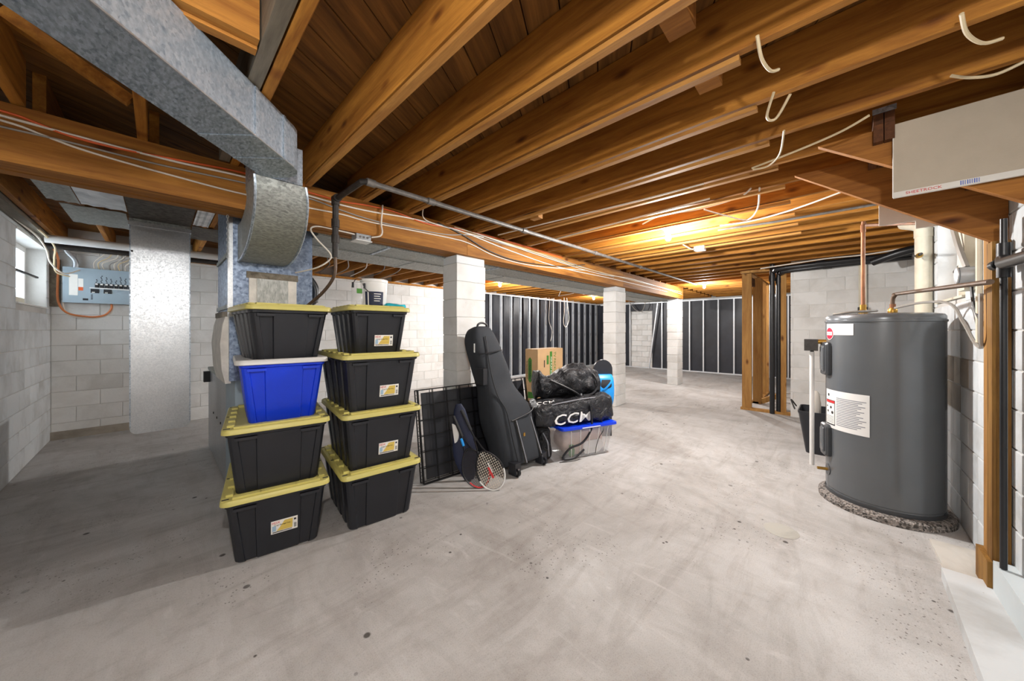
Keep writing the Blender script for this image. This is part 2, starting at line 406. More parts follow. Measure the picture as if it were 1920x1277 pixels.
# right wall with its window opening x 3.88..4.8, z 1.63..2.42
RW = (3.88, 4.80, 1.63, 2.42)
w = MB(); y0, y1 = YR - .3, YR - .006
w.box(XL - .3, RW[0], y0, y1, 0, 2.74).box(RW[1], 5.2, y0, y1, 0, 2.74).box(RW[0], RW[1], y0, y1, 0, RW[2]).box(RW[0], RW[1], y0, y1, RW[3], 2.74)
w.box(5.2, XF + .3, YR2 - .3, YR2 - .006, 0, 2.74)
wall_right = struct(w.build('wall_right', 'mortar', smooth=False), 'white painted concrete block wall on the right')
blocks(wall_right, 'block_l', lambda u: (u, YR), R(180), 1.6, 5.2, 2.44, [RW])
blocks(wall_right, 'block', lambda u: (u, YR2), R(180), 5.2, 7.1, 2.44)
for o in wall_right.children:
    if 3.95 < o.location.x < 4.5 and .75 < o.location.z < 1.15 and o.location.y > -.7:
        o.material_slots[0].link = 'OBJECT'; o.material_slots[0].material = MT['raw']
w = MB().box(XF + .006, XF + .3, YR2 - .3, YB + .3, 0, 2.74)
wall_far = struct(w.build('wall_far', 'mortar', smooth=False), 'far basement wall behind the steel studs')
# white infill of blocks showing where the far membrane stops
blocks(wall_far, 'block', lambda u: (XF - .03, u), R(-90), 4.86, 5.72, 2.1)
wall_p = struct(MB().box(7.056, 7.25, YR2, .52, 0, 2.74).build('wall_partition', 'block', smooth=False), 'short white block wall behind the water heater')
blocks(wall_p, 'block', lambda u: (7.05, u), R(-90), YR2, .53, 2.43)
struct(MB().box(XL, 3.0, YB - .05, YB, 2.44, 2.48).box(3.0, XF, YB - .05, YB, 2.44, 2.48).build('trim_1', 'joist', smooth=False), 'timber sill plate on the back wall')
struct(MB().box(XL, XL + .09, 3.0, YB - .05, 2.44, 2.48).build('trim_2', 'oldwood', smooth=False), 'old timber sill plate on the left wall')
struct(MB().box(1.0, 5.2, YR, YR + .05, 2.44, 2.48).box(7.0, 7.09, YR2, .52, 2.43, 2.48).build('trim_3', 'joist', smooth=False), 'timber sill plate on the right walls')

# diagonal subfloor planks, clipped to the room
def clip(poly, ax, val, keep):
    out = []
    for i in range(len(poly)):
        a, b = poly[i], poly[(i + 1) % len(poly)]; ia, ib = (a[ax] - val) * keep >= 0, (b[ax] - val) * keep >= 0
        if ia: out.append(a)
        if ia != ib:
            t = (val - a[ax]) / (b[ax] - a[ax]); out.append((a[0] + (b[0] - a[0]) * t, a[1] + (b[1] - a[1]) * t))
    return out
ang = R(29.5); ca, sa = math.cos(ang), math.sin(ang); bw = .151
for k in range(-60, 75):
    t0, t1 = k * bw + .003, (k + 1) * bw - .003
    P = [(-25, t0), (25, t0), (25, t1), (-25, t1)]
    P = [(a * ca - b * sa, a * sa + b * ca) for a, b in P]
    for ax, val, kp in ((0, XL, 1), (0, XF, -1), (1, YR2, 1), (1, YB, -1)):
        P = clip(P, ax, val, kp)
        if not P: break
    if len(P) < 3: continue
    cx, cy = sum(p[0] for p in P) / len(P), sum(p[1] for p in P) / len(P)
    loc = [((p[0] - cx) * ca + (p[1] - cy) * sa, -(p[0] - cx) * sa + (p[1] - cy) * ca, 0) for p in P]
    dz = random.uniform(0, .004)
    o = MB().poly(loc, .022, (0, 0, 1)).build('plank', 'plank', ceiling, smooth=False)
    o.location = (cx, cy, ZS + dz); o.rotation_euler = (0, 0, ang)

# joists
def joist_mesh(L, h=.235, t=.042):
    b = MB(); i = .004; rings = []
    for y in (0, L): rings.append([(-t / 2 + i, y, 0), (t / 2 - i, y, 0), (t / 2, y, i), (t / 2, y, h), (-t / 2, y, h), (-t / 2, y, i)])
    return b.loft(rings).mesh('joist', 'joist', smooth=False)
jn, jf = joist_mesh(3.72), joist_mesh(4.24)
jshort = joist_mesh(1.26)
strip_full = MB().box(-.016, .022, 0, 3.22, -.034, -.013).mesh('furring_strip', 'strip', smooth=False)
strip_s = MB().box(-.016, .022, 0, 2.5, -.034, -.013).mesh('furring_strip', 'strip', smooth=False)
JX = [-.872 + .4064 * k for k in range(34)]
for i, x in enumerate(JX):
    if x > XF - .05: break
    dz = random.uniform(-.003, .003)
    if i in (1, 2):                       # trimmed joists beside the old opening stop at the blocking
        j = link('joist', jshort, ceiling, (x, 1.6, ZJ + dz))
    else:
        j = link('joist', jn, ceiling, (x, YR2 if x > 5.2 else YR, ZJ + dz))
        if x <= 5.2: pass
    link('joist', jf, ceiling, (x + .045, 2.96, ZJ + dz))
    if 4 <= i <= 14:
        k = link('furring_strip', strip_full if i < 6 else strip_s, j, (random.uniform(-.004, .004), (.2 if i < 6 else .92), 0), (0, 0, random.uniform(-.002, .002)))
# blocking, old grey trimmer and stubs around the near ceiling
MB().box(-.1, .262, 1.55, 1.592, ZJ, ZS).build('blocking', 'beam', ceiling, smooth=False)
MB().box(-.1, .262, 1.594, 1.634, ZJ - .012, ZS).build('blocking', 'beam', ceiling, smooth=False)
MB().box(.268, .318, -.6, 2.82, ZJ + .0, ZS).build('old_joist', 'oldwood', ceiling, smooth=False)
MB().box(1.185, 1.325, .36, .45, ZJ - .004, ZJ + .09).build('blocking', 'string', ceiling, smooth=False)
MB().box(1.592, 1.715, .36, .45, ZJ - .004, ZJ + .09).build('blocking', 'string', ceiling, smooth=False)
MB().box(2.40, 2.46, 1.96, 2.06, ZJ - .05, ZJ).build('blocking', 'strip', ceiling, smooth=False)
# cross bridging in the dark bays at the left
for (a, b) in (((-.85, 2.3, ZJ + .02), (-.50, 2.3, ZS - .02)), ((-.44, 2.45, ZS - .02), (-.09, 2.45, ZJ + .02))):
    MB().bar(a, b, .04, .05).build('bridging', 'joist', ceiling, smooth=False)

# ------------------------------------------------------------------ main beam and pillars
beam = thing('timber_beam', 'long built-up timber beam carrying the joists across the basement', 'beam', (0, 2.84, 2.2))
xs = [-.94, 2.28, 5.95, 9.35]
for p in range(3):
    y0, y1 = p * .08, p * .08 + .078
    so = (0, .6, .2)[p]
    for a, b in zip(xs[:-1], xs[1:]):
        MB().box(a + .002 + (so if a > 0 else 0), b - .002 + (so if b < 9 else 0), y0, y1, 0 + (p == 1) * .004, .278).build('beam_ply', 'beam', beam, smooth=False)
def pillar(x, label, capw=True):
    t = thing('block_pillar', label, 'pillar', (x, 2.9, 0), 0, 'pillars under the beam')
    h = 2.12; n = 11; me = None
    b = MB(); g = .004; i = .006
    ring = lambda d, z: [(d, d, z), (.4 - d, d, z), (.4 - d, .25 - d, z), (d, .25 - d, z)]
    me = b.loft([ring(i, g / 2), ring(0, i), ring(0, .192 - i), ring(i, .192 - g / 2)]).mesh('block', 'block', smooth=False)
    for k in range(n):
        link('block', me, t, (random.uniform(-.003, .003), random.uniform(-.003, .003), k * .1925))
    MB().box(.006, .394, .008, .242, .002, 2.118).build('mortar_core', 'mortar', t, smooth=False)
    MB().box(-.002, .385, .0, .24, 2.118, 2.199).build('cap_block', 'curb', t, smooth=False)
    return t
pillar(2.19, 'nearest white block pillar, behind the tall black wheeled bag')
pillar(5.77, 'middle white block pillar, behind the black duffel bags')
pillar(9.1, 'farthest and narrowest-looking white block pillar, near the far dark wall')

# ------------------------------------------------------------------ lamps
def bulb(x, y, z, label, power, drop=.0):
    t = thing('ceiling_lamp', label, 'lamp', (x, y, z), 0, 'bare bulbs on the joists')
    top = 2.48 - z
    MB().lathe([(.055, top - .02), (.055, top - .002)], n=20).build('mount_plate', 'white', t)
    if drop: MB().tube([(0, 0, .07), (0, 0, top - .02)], .004, 6).build('cord', 'wire_k', t)
    MB().lathe([(.02, .05), (.026, .055), (.03, .075), (.022, .09)] if drop else [(.03, .05), (.045, max(.06, top - .02))], n=20).build('lampholder', 'white', t)
    MB().lathe([(.004, -.035), (.018, -.032), (.028, -.016), (.031, 0), (.026, .022), (.016, .042), (.014, .054)], n=20).build('bulb', 'bulb', t)
    l = bpy.data.lights.new('bulb_light', 'POINT'); l.energy = power; l.color = (1, .98, .955); l.shadow_soft_size = .05
    lo = bpy.data.objects.new('bulb_light', l); C.objects.link(lo); lo.parent = t; lo.location = (0, 0, -.06)
    return t
bulb(3.70, 1.27, 2.37, 'lit bare bulb nearest the water heater', BULB_W['main'])
bulb(8.74, 2.20, 2.40, 'lit bare bulb near the farthest pillar and timber framing', BULB_W['far'])
bulb(9.57, 5.56, 2.40, 'lit bare bulb seen left of the middle pillar', BULB_W['far'])
bulb(5.28, 5.42, 2.40, 'lit bare bulb beside the nearest pillar under the trunk duct', BULB_W['mid'])
bulb(-.10, -.32, 2.31, 'added bulb on a short cord, standing in for unseen light above the camera', BULB_W['near'], 1)  # bulb and cord added for an unseen source, inferred from the lit joist faces

# ------------------------------------------------------------------ ducts and furnace
from mathutils import noise as mnoise
sd = thing('supply_duct', 'galvanised rectangular supply duct running diagonally under the joists to the furnace', 'duct', (.30, 1.85, 0))
T, NR = Vector((.684, .73, 0)), Vector((-.73, .684, 0))
def pl(s, w, z): p = T * s + NR * w; return (p.x, p.y, z)
P = [(-1.5, 0), (.28, 0)] + [(.28 + .14 * math.sin(R(a)), .14 - .14 * math.cos(R(a))) for a in (20, 40, 60, 80, 90)] + [(.42, .242), (-1.5, .242)]
MB().poly([pl(s, w, 2.257) for s, w in P], .216, (0, 0, 1)).build('duct_run', 'galv', sd)
MB().box(.067, .295, .44, .73, 2.2572, 2.468).build('boot', 'galv', sd, smooth=False)
sm = MB()
for s in (.0, .2):
    sm.obox(pl(s, -.002, 2.365), T * .008, NR * .003, Vector((0, 0, .108))); sm.obox(pl(s, .121, 2.256), T * .008, NR * .12, Vector((0, 0, .003)))
sm.build('seam_cleat', 'galv', sd)
MB().bar(pl(-1.5, 0, 2.257), pl(.28, 0, 2.257), .006).build('edge_seam', 'galv_bright', sd)
el = MB(); rings = []
N = 14
for i in range(N + 1):
    th = R(90) * i / N; f = i / N
    yo, zo = 3.1 - .80 * math.cos(th), 2.256 - .34 * math.sin(th)
    yi, zi = 3.1 - .52 * math.cos(th), 2.256 - .07 * math.sin(th)
    xa, xb = .365 + .05 * f, .615 + .10 * f
    rings.append([(xa - .30, yo - 1.85, zo), (xb - .30, yo - 1.85, zo), (xb - .30, yi - 1.85, zi), (xa - .30, yi - 1.85, zi)])
rings.append([(p[0], 3.245 - 1.85, p[2]) for p in rings[-1]])
el.loft(rings).build('elbow', 'galv_dull', sd)
for side in (0, 1):
    MB().tube([r[side] for r in rings], .007, 6).build('elbow_seam', 'galv', sd)

fu = thing('furnace', 'grey furnace with tall spangled galvanised plenum behind the stacked bins', 'furnace', (.367, 3.25, 0))
MB().box(0, .55, 0, .68, 1.02, 2.46).build('plenum', 'galv_blue', fu, smooth=False)
MB().box(.04, .545, .06, .56, 0, 1.02).build('cabinet', 'panel', fu, smooth=False)
MB().box(.055, .535, .57, 2.2, .02, .93).build('return_cabinet', 'galv_bright', fu, smooth=False)
MB().box(.05, .53, .565, 2.21, .93, .96).build('cabinet_lid', 'galv_dull', fu, smooth=False)
pp = MB().box(.115, .43, -.012, .002, 1.58, 1.83).build('patch_frame', 'tape', fu, smooth=False)
MB().box(.165, .37, -.016, -.010, 1.60, 1.80).build('patch_plate', 'galv_trunk', pp, smooth=False)
MB().box(.10, .44, -.016, 0, 1.80, 1.85).build('sealant_band', 'oldwood', pp, smooth=False)
wr = MB(); rings = []
for z, d in ((1.0, .0), (1.1, .02), (1.3, .03), (1.44, .015), (1.5, .0)):
    rings.append([(-.02 - d, .03, z), (.012, .03, z), (.012, .6, z), (-.02 - d, .6, z)])
wr.loft(rings).build('insulation_wrap', 'tape', fu)
MB().box(-.03, .02, .1, .55, 1.50, 1.54).build('sealant_seam', 'raw', fu, smooth=False)
MB().box(0, .055, 2.0, 2.08, .80, .92).build('switch_box', 'ink', fu, smooth=False)
MB().box(-.01, .02, -.002, .002, 1.5, 2.4).build('corner_seam', 'galv_bright', fu, smooth=False)
for z in (1.56, 1.95):
    MB().box(-.012, .0, .02, .66, z, z + .03).build('drive_cleat', 'galv_dull', fu, smooth=False)
for i, y in enumerate((.75, 1.05, 1.35, 1.65)):
    MB().lathe([(.012, -.004), (.012, .004)], (.053, y, .5), 10, 'x').build('bolt', 'iron', fu)

rd = thing('return_duct', 'tall bright galvanised return duct hanging in front of the breaker panel', 'duct', (.024, 4.76, .42))
r = .05; prof = [(-.205, 1.99), (-.205, r)] + [(-.205 + r - r * math.cos(R(a)), r - r * math.sin(R(a))) for a in (22, 45, 68, 90)] + [(.205 - r + r * math.sin(R(a)), r - r * math.cos(R(a))) for a in (0, 22, 45, 68, 90)] + [(.205, 1.99)]
MB().poly([(x, 0, z) for x, z in prof], .22, (0, 1, 0)).build('duct_drop', 'galv_bright', rd)
MB().box(-.215, .212, -.012, .232, 1.965, 2.0).build('flange', 'galv_bright', rd, smooth=False)
MB().box(-.21, .207, -.02, .235, 2.0, 2.026).build('sealed_joint', 'galv_dull', rd, smooth=False)
MB().box(-.205, .205, -.74, .22, 2.026, 2.055).build('joist_boot', 'dustmetal', rd, smooth=False)
MB().lathe([(.008, -.02), (.008, 0)], (-.19, 0, 1.72), 8, 'y').build('screw', 'iron', rd)
for sx in (-.203, .203):
    MB().box(sx - .004, sx + .004, -.005, .0, .06, 1.96).build('standing_seam', 'galv', rd, smooth=False)

def pan(label, x0, x1, y0, y1, z, m, wav=.004):
    b = MB(); n = 8; rings = []
    for i in range(n + 1):
        x = x0 + (x1 - x0) * i / n; dz = wav * math.sin(i * 2.1)
        rings.append([(x, y0, z + dz), (x, y1, z + dz), (x, y1, z + dz + .003), (x, y0, z + dz + .003)])
    return tag(b.loft(rings).build('joist_pan', m), label, 'sheet metal', 'sheet pans closing the joist bays')
pan('dull grey sheet pan under the joists nearest the left window', -.62, -.45, 3.15, 4.60, 2.462, 'galv_dull')
pan('shiny white foil pan under the joists left of the tall duct', -.445, -.19, 3.15, 4.60, 2.464, 'foil')
pan('grey sheet pan sloping behind the foil pan toward the panel', -.57, -.2, 4.68, 5.40, 2.462, 'galv_dull')
pan('small foil pan between the tall duct and the furnace plenum', .245, .36, 3.95, 4.70, 2.462, 'foil')
pan('grimy grey sheet pan right of the tall duct', .245, .62, 4.75, 5.4, 2.460, 'dustmetal')

ta = thing('trunk_duct', 'grey trunk duct running along the back of the beam', 'duct', (.92, 3.10, 2.19), 0, 'trunk ducts behind the beam')
MB().box(0, 8.9, 0, .40, 0, .27).build('duct_run', 'galv_dull', ta, smooth=False)
for k in range(6):
    MB().box(.6 + k * 1.45, .63 + k * 1.45, -.004, .404, -.006, .27).build('drive_cleat', 'galv', ta, smooth=False)
tb = thing('trunk_duct', 'paler trunk duct beyond the first trunk duct', 'duct', (.92, 3.505, 2.18), 0, 'trunk ducts behind the beam')
MB().box(0, 8.7, 0, .45, 0, .27).build('duct_run', 'galv_trunk', tb, smooth=False)
for k in range(6):
    MB().box(1.1 + k * 1.45, 1.12 + k * 1.45, -.004, .454, -.005, .27).build('drive_cleat', 'galv_dull', tb, smooth=False)
ch = thing('hanging_chain', 'short pale chain hanging from the beam beside the plenum', 'chain', (.335, 3.05, 2.2))
for k in range(16):
    z = -.02 * k - .012; a = k % 2
    MB().tube([(.006 * math.cos(t) * (1 - a), .006 * math.cos(t) * a, z + .012 * math.sin(t)) for t in [2 * math.pi * j / 8 for j in range(8)]], .0022, 5, 0, True).build('link', 'galv_bright', ch)

# ------------------------------------------------------------------ pipes
gp = thing('gas_pipe', 'long dusty iron gas pipe hung under the joists with an elbow at the beam', 'pipe', (1.0, 2.33, 2.42))
MB().tube([(0, 0, 0), (7.3, -.08, 0)], .019, 10).build('pipe_run', 'iron_lt', gp)
MB().tube([(0, 0, 0), (-.03, .02, 0), (-.05, .44, -.01)], .021, 10).build('pipe_run', 'iron', gp)
MB().tube([(-.05, .44, -.01), (-.055, .45, -.05), (-.058, .45, -.46)], .022, 10).build('pipe_drop', 'iron', gp)
for c, ax in (((.02, 0, 0), 'x'), ((.5, -.005, 0), 'x'), ((1.6, -.018, 0), 'x'), ((3.0, -.033, 0), 'x'), ((4.4, -.048, 0), 'x')):
    MB().lathe([(.026, -.03), (.026, .03)], c, 12, ax).build('coupling', 'iron_lt', gp)
for z in (-.03, -.20, -.32):
    MB().lathe([(.029, z - .03), (.029, z + .03)], (-.056, .45, 0), 12).build('fitting', 'iron', gp)
MB().lathe([(.03, -.03), (.03, .03)], (-.052, .44, -.01), 12, 'y').build('fitting', 'iron', gp)
tag(MB().tube([(.942, 2.78, 1.97), (.945, 2.79, 1.86), (.93, 2.82, 1.78), (.88, 2.9, 1.68), (.80, 3.0, 1.58)], .012, 10, 6).build('copper_pipe', 'copper_dk'), 'bent brown copper gas pipe dropping behind the left bin stack', 'pipe')
tag(MB().tube([(-.86, 6.3, 2.412), (.6, 6.3, 2.43)], .045, 14).build('white_pipe', 'pvc'), 'white plastic pipe running above the breaker panel', 'pipe')
tag(MB().tube([(-.93, 6.75, 2.40), (-.2, 6.8, 2.42), (1.2, 6.82, 2.43)], .035, 10).build('dark_pipe', 'iron'), 'dark pipe under the joist ends near the left window', 'pipe')
fl = thing('flexible_hose', 'black flexible hose curving out behind the plenum', 'hose', (.95, 3.7, 1.7))
MB().tube([(-.04, 0, .23), (.06, 0, .20), (.12, .0, .10), (.10, 0, -.02), (-.03, 0, -.06)], .035, 12, 6).build('hose', 'abs', fl)
MB().lathe([(.045, -.02), (.045, .02)], (.10, 0, -.01), 12).build('clamp', 'iron', fl)

ORD = ['first', 'second', 'third', 'fourth', 'fifth', 'sixth', 'seventh', 'eighth', 'ninth', 'tenth']
COLN = {'wire_w': 'white', 'wire_y': 'cream', 'wire_g': 'grey', 'wire_k': 'black'}
# ------------------------------------------------------------------ wiring
def cable(pts, r, m, label, smooth=6, name='cable', cat='cable', group=None):
    return tag(MB().tube(pts, r, 6, smooth).build(name, m), label, cat, group)
yb = 2.832
def onb(L, dy=0): return [(x, yb + dy, z) for x, z in L]
cable(onb([(-.9, 2.44), (-.512, 2.43), (-.425, 2.419), (-.33, 2.396), (-.226, 2.39), (-.114, 2.395), (.075, 2.413), (.403, 2.44), (.782, 2.425), (1.008, 2.421), (1.221, 2.444), (1.458, 2.45), (1.785, 2.42), (2.167, 2.45), (2.8, 2.462), (4, 2.44)]), .006, 'wire_o', 'orange cable stapled along the top of the beam')
cable(onb([(-.9, 2.42), (-.512, 2.408), (-.296, 2.402), (.075, 2.40), (.403, 2.415), (.747, 2.401), (1.008, 2.392), (1.266, 2.401), (1.616, 2.43), (2.167, 2.435), (2.879, 2.36), (3.961, 2.29), (5.562, 2.30), (8.17, 2.29)]), .0065, 'wire_w', 'white cable just under the orange one along the beam')
cable(onb([(-.9, 2.39), (-.512, 2.385), (-.394, 2.364), (-.279, 2.34), (-.114, 2.324), (.075, 2.312), (.348, 2.30), (.719, 2.307), (1.008, 2.318), (1.266, 2.31), (2.032, 2.335), (2.309, 2.325), (2.703, 2.25), (3.372, 2.235), (4.676, 2.34)]), .0055, 'wire_w', 'lowest thin white cable sagging along the beam face')
cable(onb([(-.9, 2.35), (-.512, 2.355), (-.313, 2.36), (.009, 2.358), (.348, 2.373), (.747, 2.381), (1.008, 2.349), (1.221, 2.33), (1.458, 2.33), (2.0, 2.36), (2.35, 2.42), (2.971, 2.41), (3.712, 2.41), (5.562, 2.333)], -.002), .005, 'wire_g', 'grey cable crossing the middle of the beam face')
cable(onb([(1.9, 2.455), (2.2, 2.40), (2.6, 2.29), (3.1, 2.25), (3.9, 2.30), (4.6, 2.42)], -.006), .006, 'wire_k', 'black cable dipping down the beam right of the nearest pillar')
cable(onb([(2.1, 2.46), (3.2, 2.42), (4.3, 2.37), (5.8, 2.36), (9.2, 2.36)], -.005), .006, 'wire_y', 'cream cable bunched along the far half of the beam')
cable(onb([(2.4, 2.45), (3.6, 2.38), (5.0, 2.33), (6.4, 2.38), (9.2, 2.31)], -.007), .0055, 'wire_w', 'second white cable bunched along the far half of the beam')
cable([(1.6, 2.6, 2.47), (1.75, 2.80, 2.44), (2.1, 2.825, 2.43), (2.5, 2.825, 2.43)], .005, 'wire_w', 'white cable looping down from a joist onto the beam')
cable([(1.341, 2.826, 2.478), (1.336, 2.822, 2.43), (1.327, 2.822, 2.313), (1.336, 2.822, 2.246), (1.315, 2.822, 2.205), (1.25, 2.84, 2.185)], .0065, 'wire_w', 'white cable dropping down the beam face to the junction box')
cable([(1.12, 2.86, 2.188), (1.005, 2.87, 2.195), (.86, 2.87, 2.198), (.80, 2.87, 2.165), (.85, 2.9, 2.104), (.95, 2.93, 2.02), (.96, 2.95, 1.97), (.88, 3.0, 1.9), (.78, 3.2, 1.87)], .006, 'wire_w', 'white cable looping from the junction box around the plenum')
jb = thing('junction_box', 'square steel junction box under the beam with white cables', 'junction box', (1.19, 2.90, 2.15))
MB().box(-.06, .06, -.05, .05, .0, .05).build('box', 'box_grey', jb, smooth=False)
MB().box(-.068, .068, -.058, .058, -.006, 0).build('cover', 'white', jb, smooth=False)
for x in (-.03, 0, .03): MB().lathe([(.009, -.053), (.009, -.049)], (x, 0, .025), 10, 'y').build('knockout', 'iron_lt', jb)
cable([(1.513, .207, 2.475), (1.599, .205, 2.44), (1.689, .188, 2.435), (1.729, .166, 2.45)], .006, 'wire_y', 'short cream cable loop hanging under a near joist')
cable([(1.93, .203, 2.478), (2.032, .24, 2.43), (2.078, .21, 2.43), (1.996, .15, 2.478)], .006, 'wire_y', 'cream cable loop sagging two joists beyond the furring ends')
cable([(2.66, .392, 2.45), (2.6, .276, 2.44), (2.535, .102, 2.44), (2.468, -.026, 2.44), (2.415, -.119, 2.455)], .006, 'wire_y', 'straight cream cable crossing under joists toward the stair header')
cable([(2.338, .202, 2.478), (2.509, .236, 2.43), (2.619, .304, 2.42), (2.665, .387, 2.44)], .0055, 'wire_y', 'cream cable drooping beside the stair header')
cable([(1.887, -.309, 2.475), (1.97, -.334, 2.445), (2.06, -.384, 2.437), (2.101, -.434, 2.45)], .006, 'wire_y', 'thick cream cable stub curling down at the upper right')
cable([(2.318, -.352, 2.476), (2.346, -.407, 2.455), (2.377, -.479, 2.45), (2.37, -.56, 2.47)], .006, 'wire_y', 'cream cable tucked between joists above the drywall sheet')
cable([(3.315, 1.381, 2.45), (3.201, 1.16, 2.455), (3.253, .905, 2.455), (3.24, .717, 2.455), (3.189, .54, 2.46), (3.116, .466, 2.478)], .007, 'wire_w', 'white cable running from the nearest bulb toward the stairs')
cable([(3.284, .828, 2.45), (3.491, .71, 2.42), (3.725, .589, 2.41), (3.494, .478, 2.42), (3.125, .414, 2.47)], .0065, 'wire_w', 'white cable hanging in a wide loop right of the nearest bulb')
cable([(3.943, .849, 2.46), (3.927, .621, 2.445), (3.913, .415, 2.455), (3.765, .185, 2.45), (3.626, -.067, 2.47)], .0065, 'wire_w', 'white cable sagging under the stair stringer')
tag(MB().tube([(4.09, .9, 2.458), (4.167, .442, 2.458), (4.168, -.3, 2.458)], .012, 8).build('conduit', 'iron_lt'), 'thin grey conduit under the joists beyond the nearest bulb', 'conduit')
tag(MB().tube([(2.60, 2.7, 2.452), (2.70, 1.146, 2.452), (2.712, .684, 2.452)], .006, 6).build('cable', 'wire_w'), 'white cable stapled along a joist bottom above the cable loop', 'cable')
tag(MB().tube([(3.21, 2.75, 2.452), (3.09, 1.302, 2.452), (3.05, .728, 2.452)], .007, 6).build('cable', 'wire_w'), 'white cable stapled along the joist beside the nearest bulb', 'cable')
fb = thing('junction_box', 'white plastic junction box on the joists beyond the nearest bulb', 'junction box', (4.81, 1.26, 2.42))
MB().poly([(x, y, 0) for x, y in rrect(.12, .12, .02)], .05, (0, 0, 1)).build('box', 'white', fb)
MB().tube([(-.06, .0, .02), (-.16, .05, .0), (-.28, .12, .05)], .006, 6, 5).build('pigtail', 'wire_w', fb)
cable([(8.93, 6.85, 2.482), (8.97, 6.85, 2.30), (8.93, 6.85, 1.736), (9.10, 6.85, 1.35), (9.02, 6.85, 1.03)], .008, 'wire_w', 'single white cable dangling in front of the steel studs')
cable([(9.15, 6.4, 2.46), (9.16, 6.4, 2.0), (9.12, 6.4, 1.65), (9.25, 6.4, 1.50), (9.42, 6.4, 1.74), (9.36, 6.4, 2.2), (9.3, 6.4, 2.46)], .008, 'wire_w', 'white cable hanging in a long loop before the steel studs')
cable([(7.3, 5.2, 2.44), (7.5, 5.4, 2.36), (7.8, 5.6, 2.36), (8.2, 5.4, 2.45)], .008, 'wire_w', 'white cable sagging beside the bulb under the trunk duct')
cable([(12.185, 5.6, 2.482), (12.2, 5.35, 2.15), (12.2, 5.1, 2.1), (12.185, 4.95, 2.482)], .012, 'wire_g', 'grey cable loop on the far dark wall')
for k in range(7):
    x0 = 1.0 + k * .28
    cable([(x0, 4.6 + .1 * k, 2.46), (x0 + .1, 5.2, 2.43 - .01 * (k % 3)), (x0 + .35, 5.9, 2.45 - .02 * (k % 2)), (x0 + .5, 6.9, 2.46)], .008, ('wire_g', 'wire_w', 'wire_k')[k % 3], '%s cable, %s from the furnace in the tangle behind the beam' % (('grey', 'white', 'black')[k % 3], ORD[k]), 6, 'cable', 'cable', 'cable tangle behind the beam')
# the breaker panel and its wiring
bp = thing('breaker_panel', 'blue-grey breaker panel mounted sideways on the back wall', 'breaker panel', (-.83, 7.19, 1.76))
MB().box(0, .74, -.09, 0, 0, .445).build('cabinet', 'panel', bp, smooth=False)
cv = MB().box(-.006, .746, -.097, -.09, -.006, .451).build('cover', 'panel', bp, smooth=False)
MB().box(.045, .115, -.099, -.097, .09, .36).build('directory_card', 'paper', cv, smooth=False)
MB().box(.118, .16, -.099, -.097, .2, .31).build('directory_card', 'paper', cv, smooth=False)
st = MB().box(.12, .158, -.0995, -.097, .155, .2).build('warning_sticker', 'wire_o', cv, smooth=False)
for k in range(11):
    x = .255 + k * .042
    b = MB().box(x, x + .036, -.104, -.097, .205, .262).build('breaker', 'ink', bp, smooth=False)
    MB().box(x + .004, x + .026, -.106, -.104, .24, .258).build('toggle', 'paper', b, smooth=False)
for x in (.22, .33, .60):
    b = MB().box(x, x + .07, -.104, -.097, .13, .185).build('breaker', 'ink', bp, smooth=False)
    MB().box(x + .01, x + .035, -.106, -.104, .133, .145).build('toggle', 'paper', b, smooth=False)
MB().box(.21, .74, -.1, -.097, .19, .203).build('divider_strip', 'white', bp, smooth=False)
MB().box(.155, .2, -.1, -.097, .03, .055).build('main_tag', 'ink', bp, smooth=False)
sb = MB()
for k in range(11):
    x = .27 + k * .042; n = 3 + (k * 7) % 4
    for j in range(n):
        z = .275 + j * .017; sb.obox((x + .004 * ((j * 5 + k) % 3 - 1), -.098, z), (.005, 0, .002), (0, .0008, 0), (-.001, 0, .0055))
for j in range(4): sb.obox((.23, -.098, .05 + j * .018), (.008, 0, .001), (0, .0008, 0), (0, 0, .005))
sb.build('handwriting', 'ink', bp, smooth=False)['kind'] = 'stuff'
MB().box(.66, .70, -.0995, -.097, .06, .12).build('yellow_sticker', 'ylabel', bp, smooth=False)
oc = [(-.93, 6.5, 2.46), (-.9, 6.9, 2.44), (-.87, 7.1, 2.3), (-.875, 7.12, 2.0), (-.87, 7.12, 1.76), (-.80, 7.13, 1.62), (-.62, 7.13, 1.575), (-.50, 7.13, 1.60), (-.44, 7.13, 1.68), (-.435, 7.13, 1.755)]
cable(oc, .012, 'wire_ob', 'thick orange cable looping under the breaker panel')
cable([(-.84, 7.15, 1.76), (-.80, 7.15, 1.60), (-.6, 7.15, 1.555), (-.45, 7.15, 1.62), (-.42, 7.15, 1.755)], .008, 'wire_w', 'white cable looping under the breaker panel behind the orange one')
cable([(-.93, 5.4, 2.45), (-.92, 5.9, 2.44), (-.90, 6.3, 2.41), (-.89, 6.6, 2.33), (-.88, 6.75, 2.2), (-.80, 6.9, 2.10), (-.70, 7.1, 2.18)], .009, 'wire_w', 'white cable drooping from the left wall top past the window corner')
cable([(-.88, 5.6, 2.45), (-.85, 6.1, 2.44), (-.82, 6.5, 2.36), (-.86, 6.8, 2.26), (-.87, 7.0, 2.12), (-.75, 7.12, 2.08)], .009, 'wire_y', 'cream cable curving above the left window corner')
for k in range(10):
    x = -.58 + k * .046; z = 2.2
    cable([(x, 7.14, z - .01), (x - .01 * (k % 3), 7.08, z + .09), (x + .06 + .02 * (k % 4), 7.05, z + .17), (x + .12, 7.0, z + .25)], .007, ('wire_w', 'wire_y', 'wire_w', 'wire_g')[k % 4], '%s cable, %s from the left on top of the breaker panel' % (('white', 'cream', 'white', 'grey')[k % 4], ORD[k]), 5, 'cable', 'cable', 'cables entering the breaker panel')
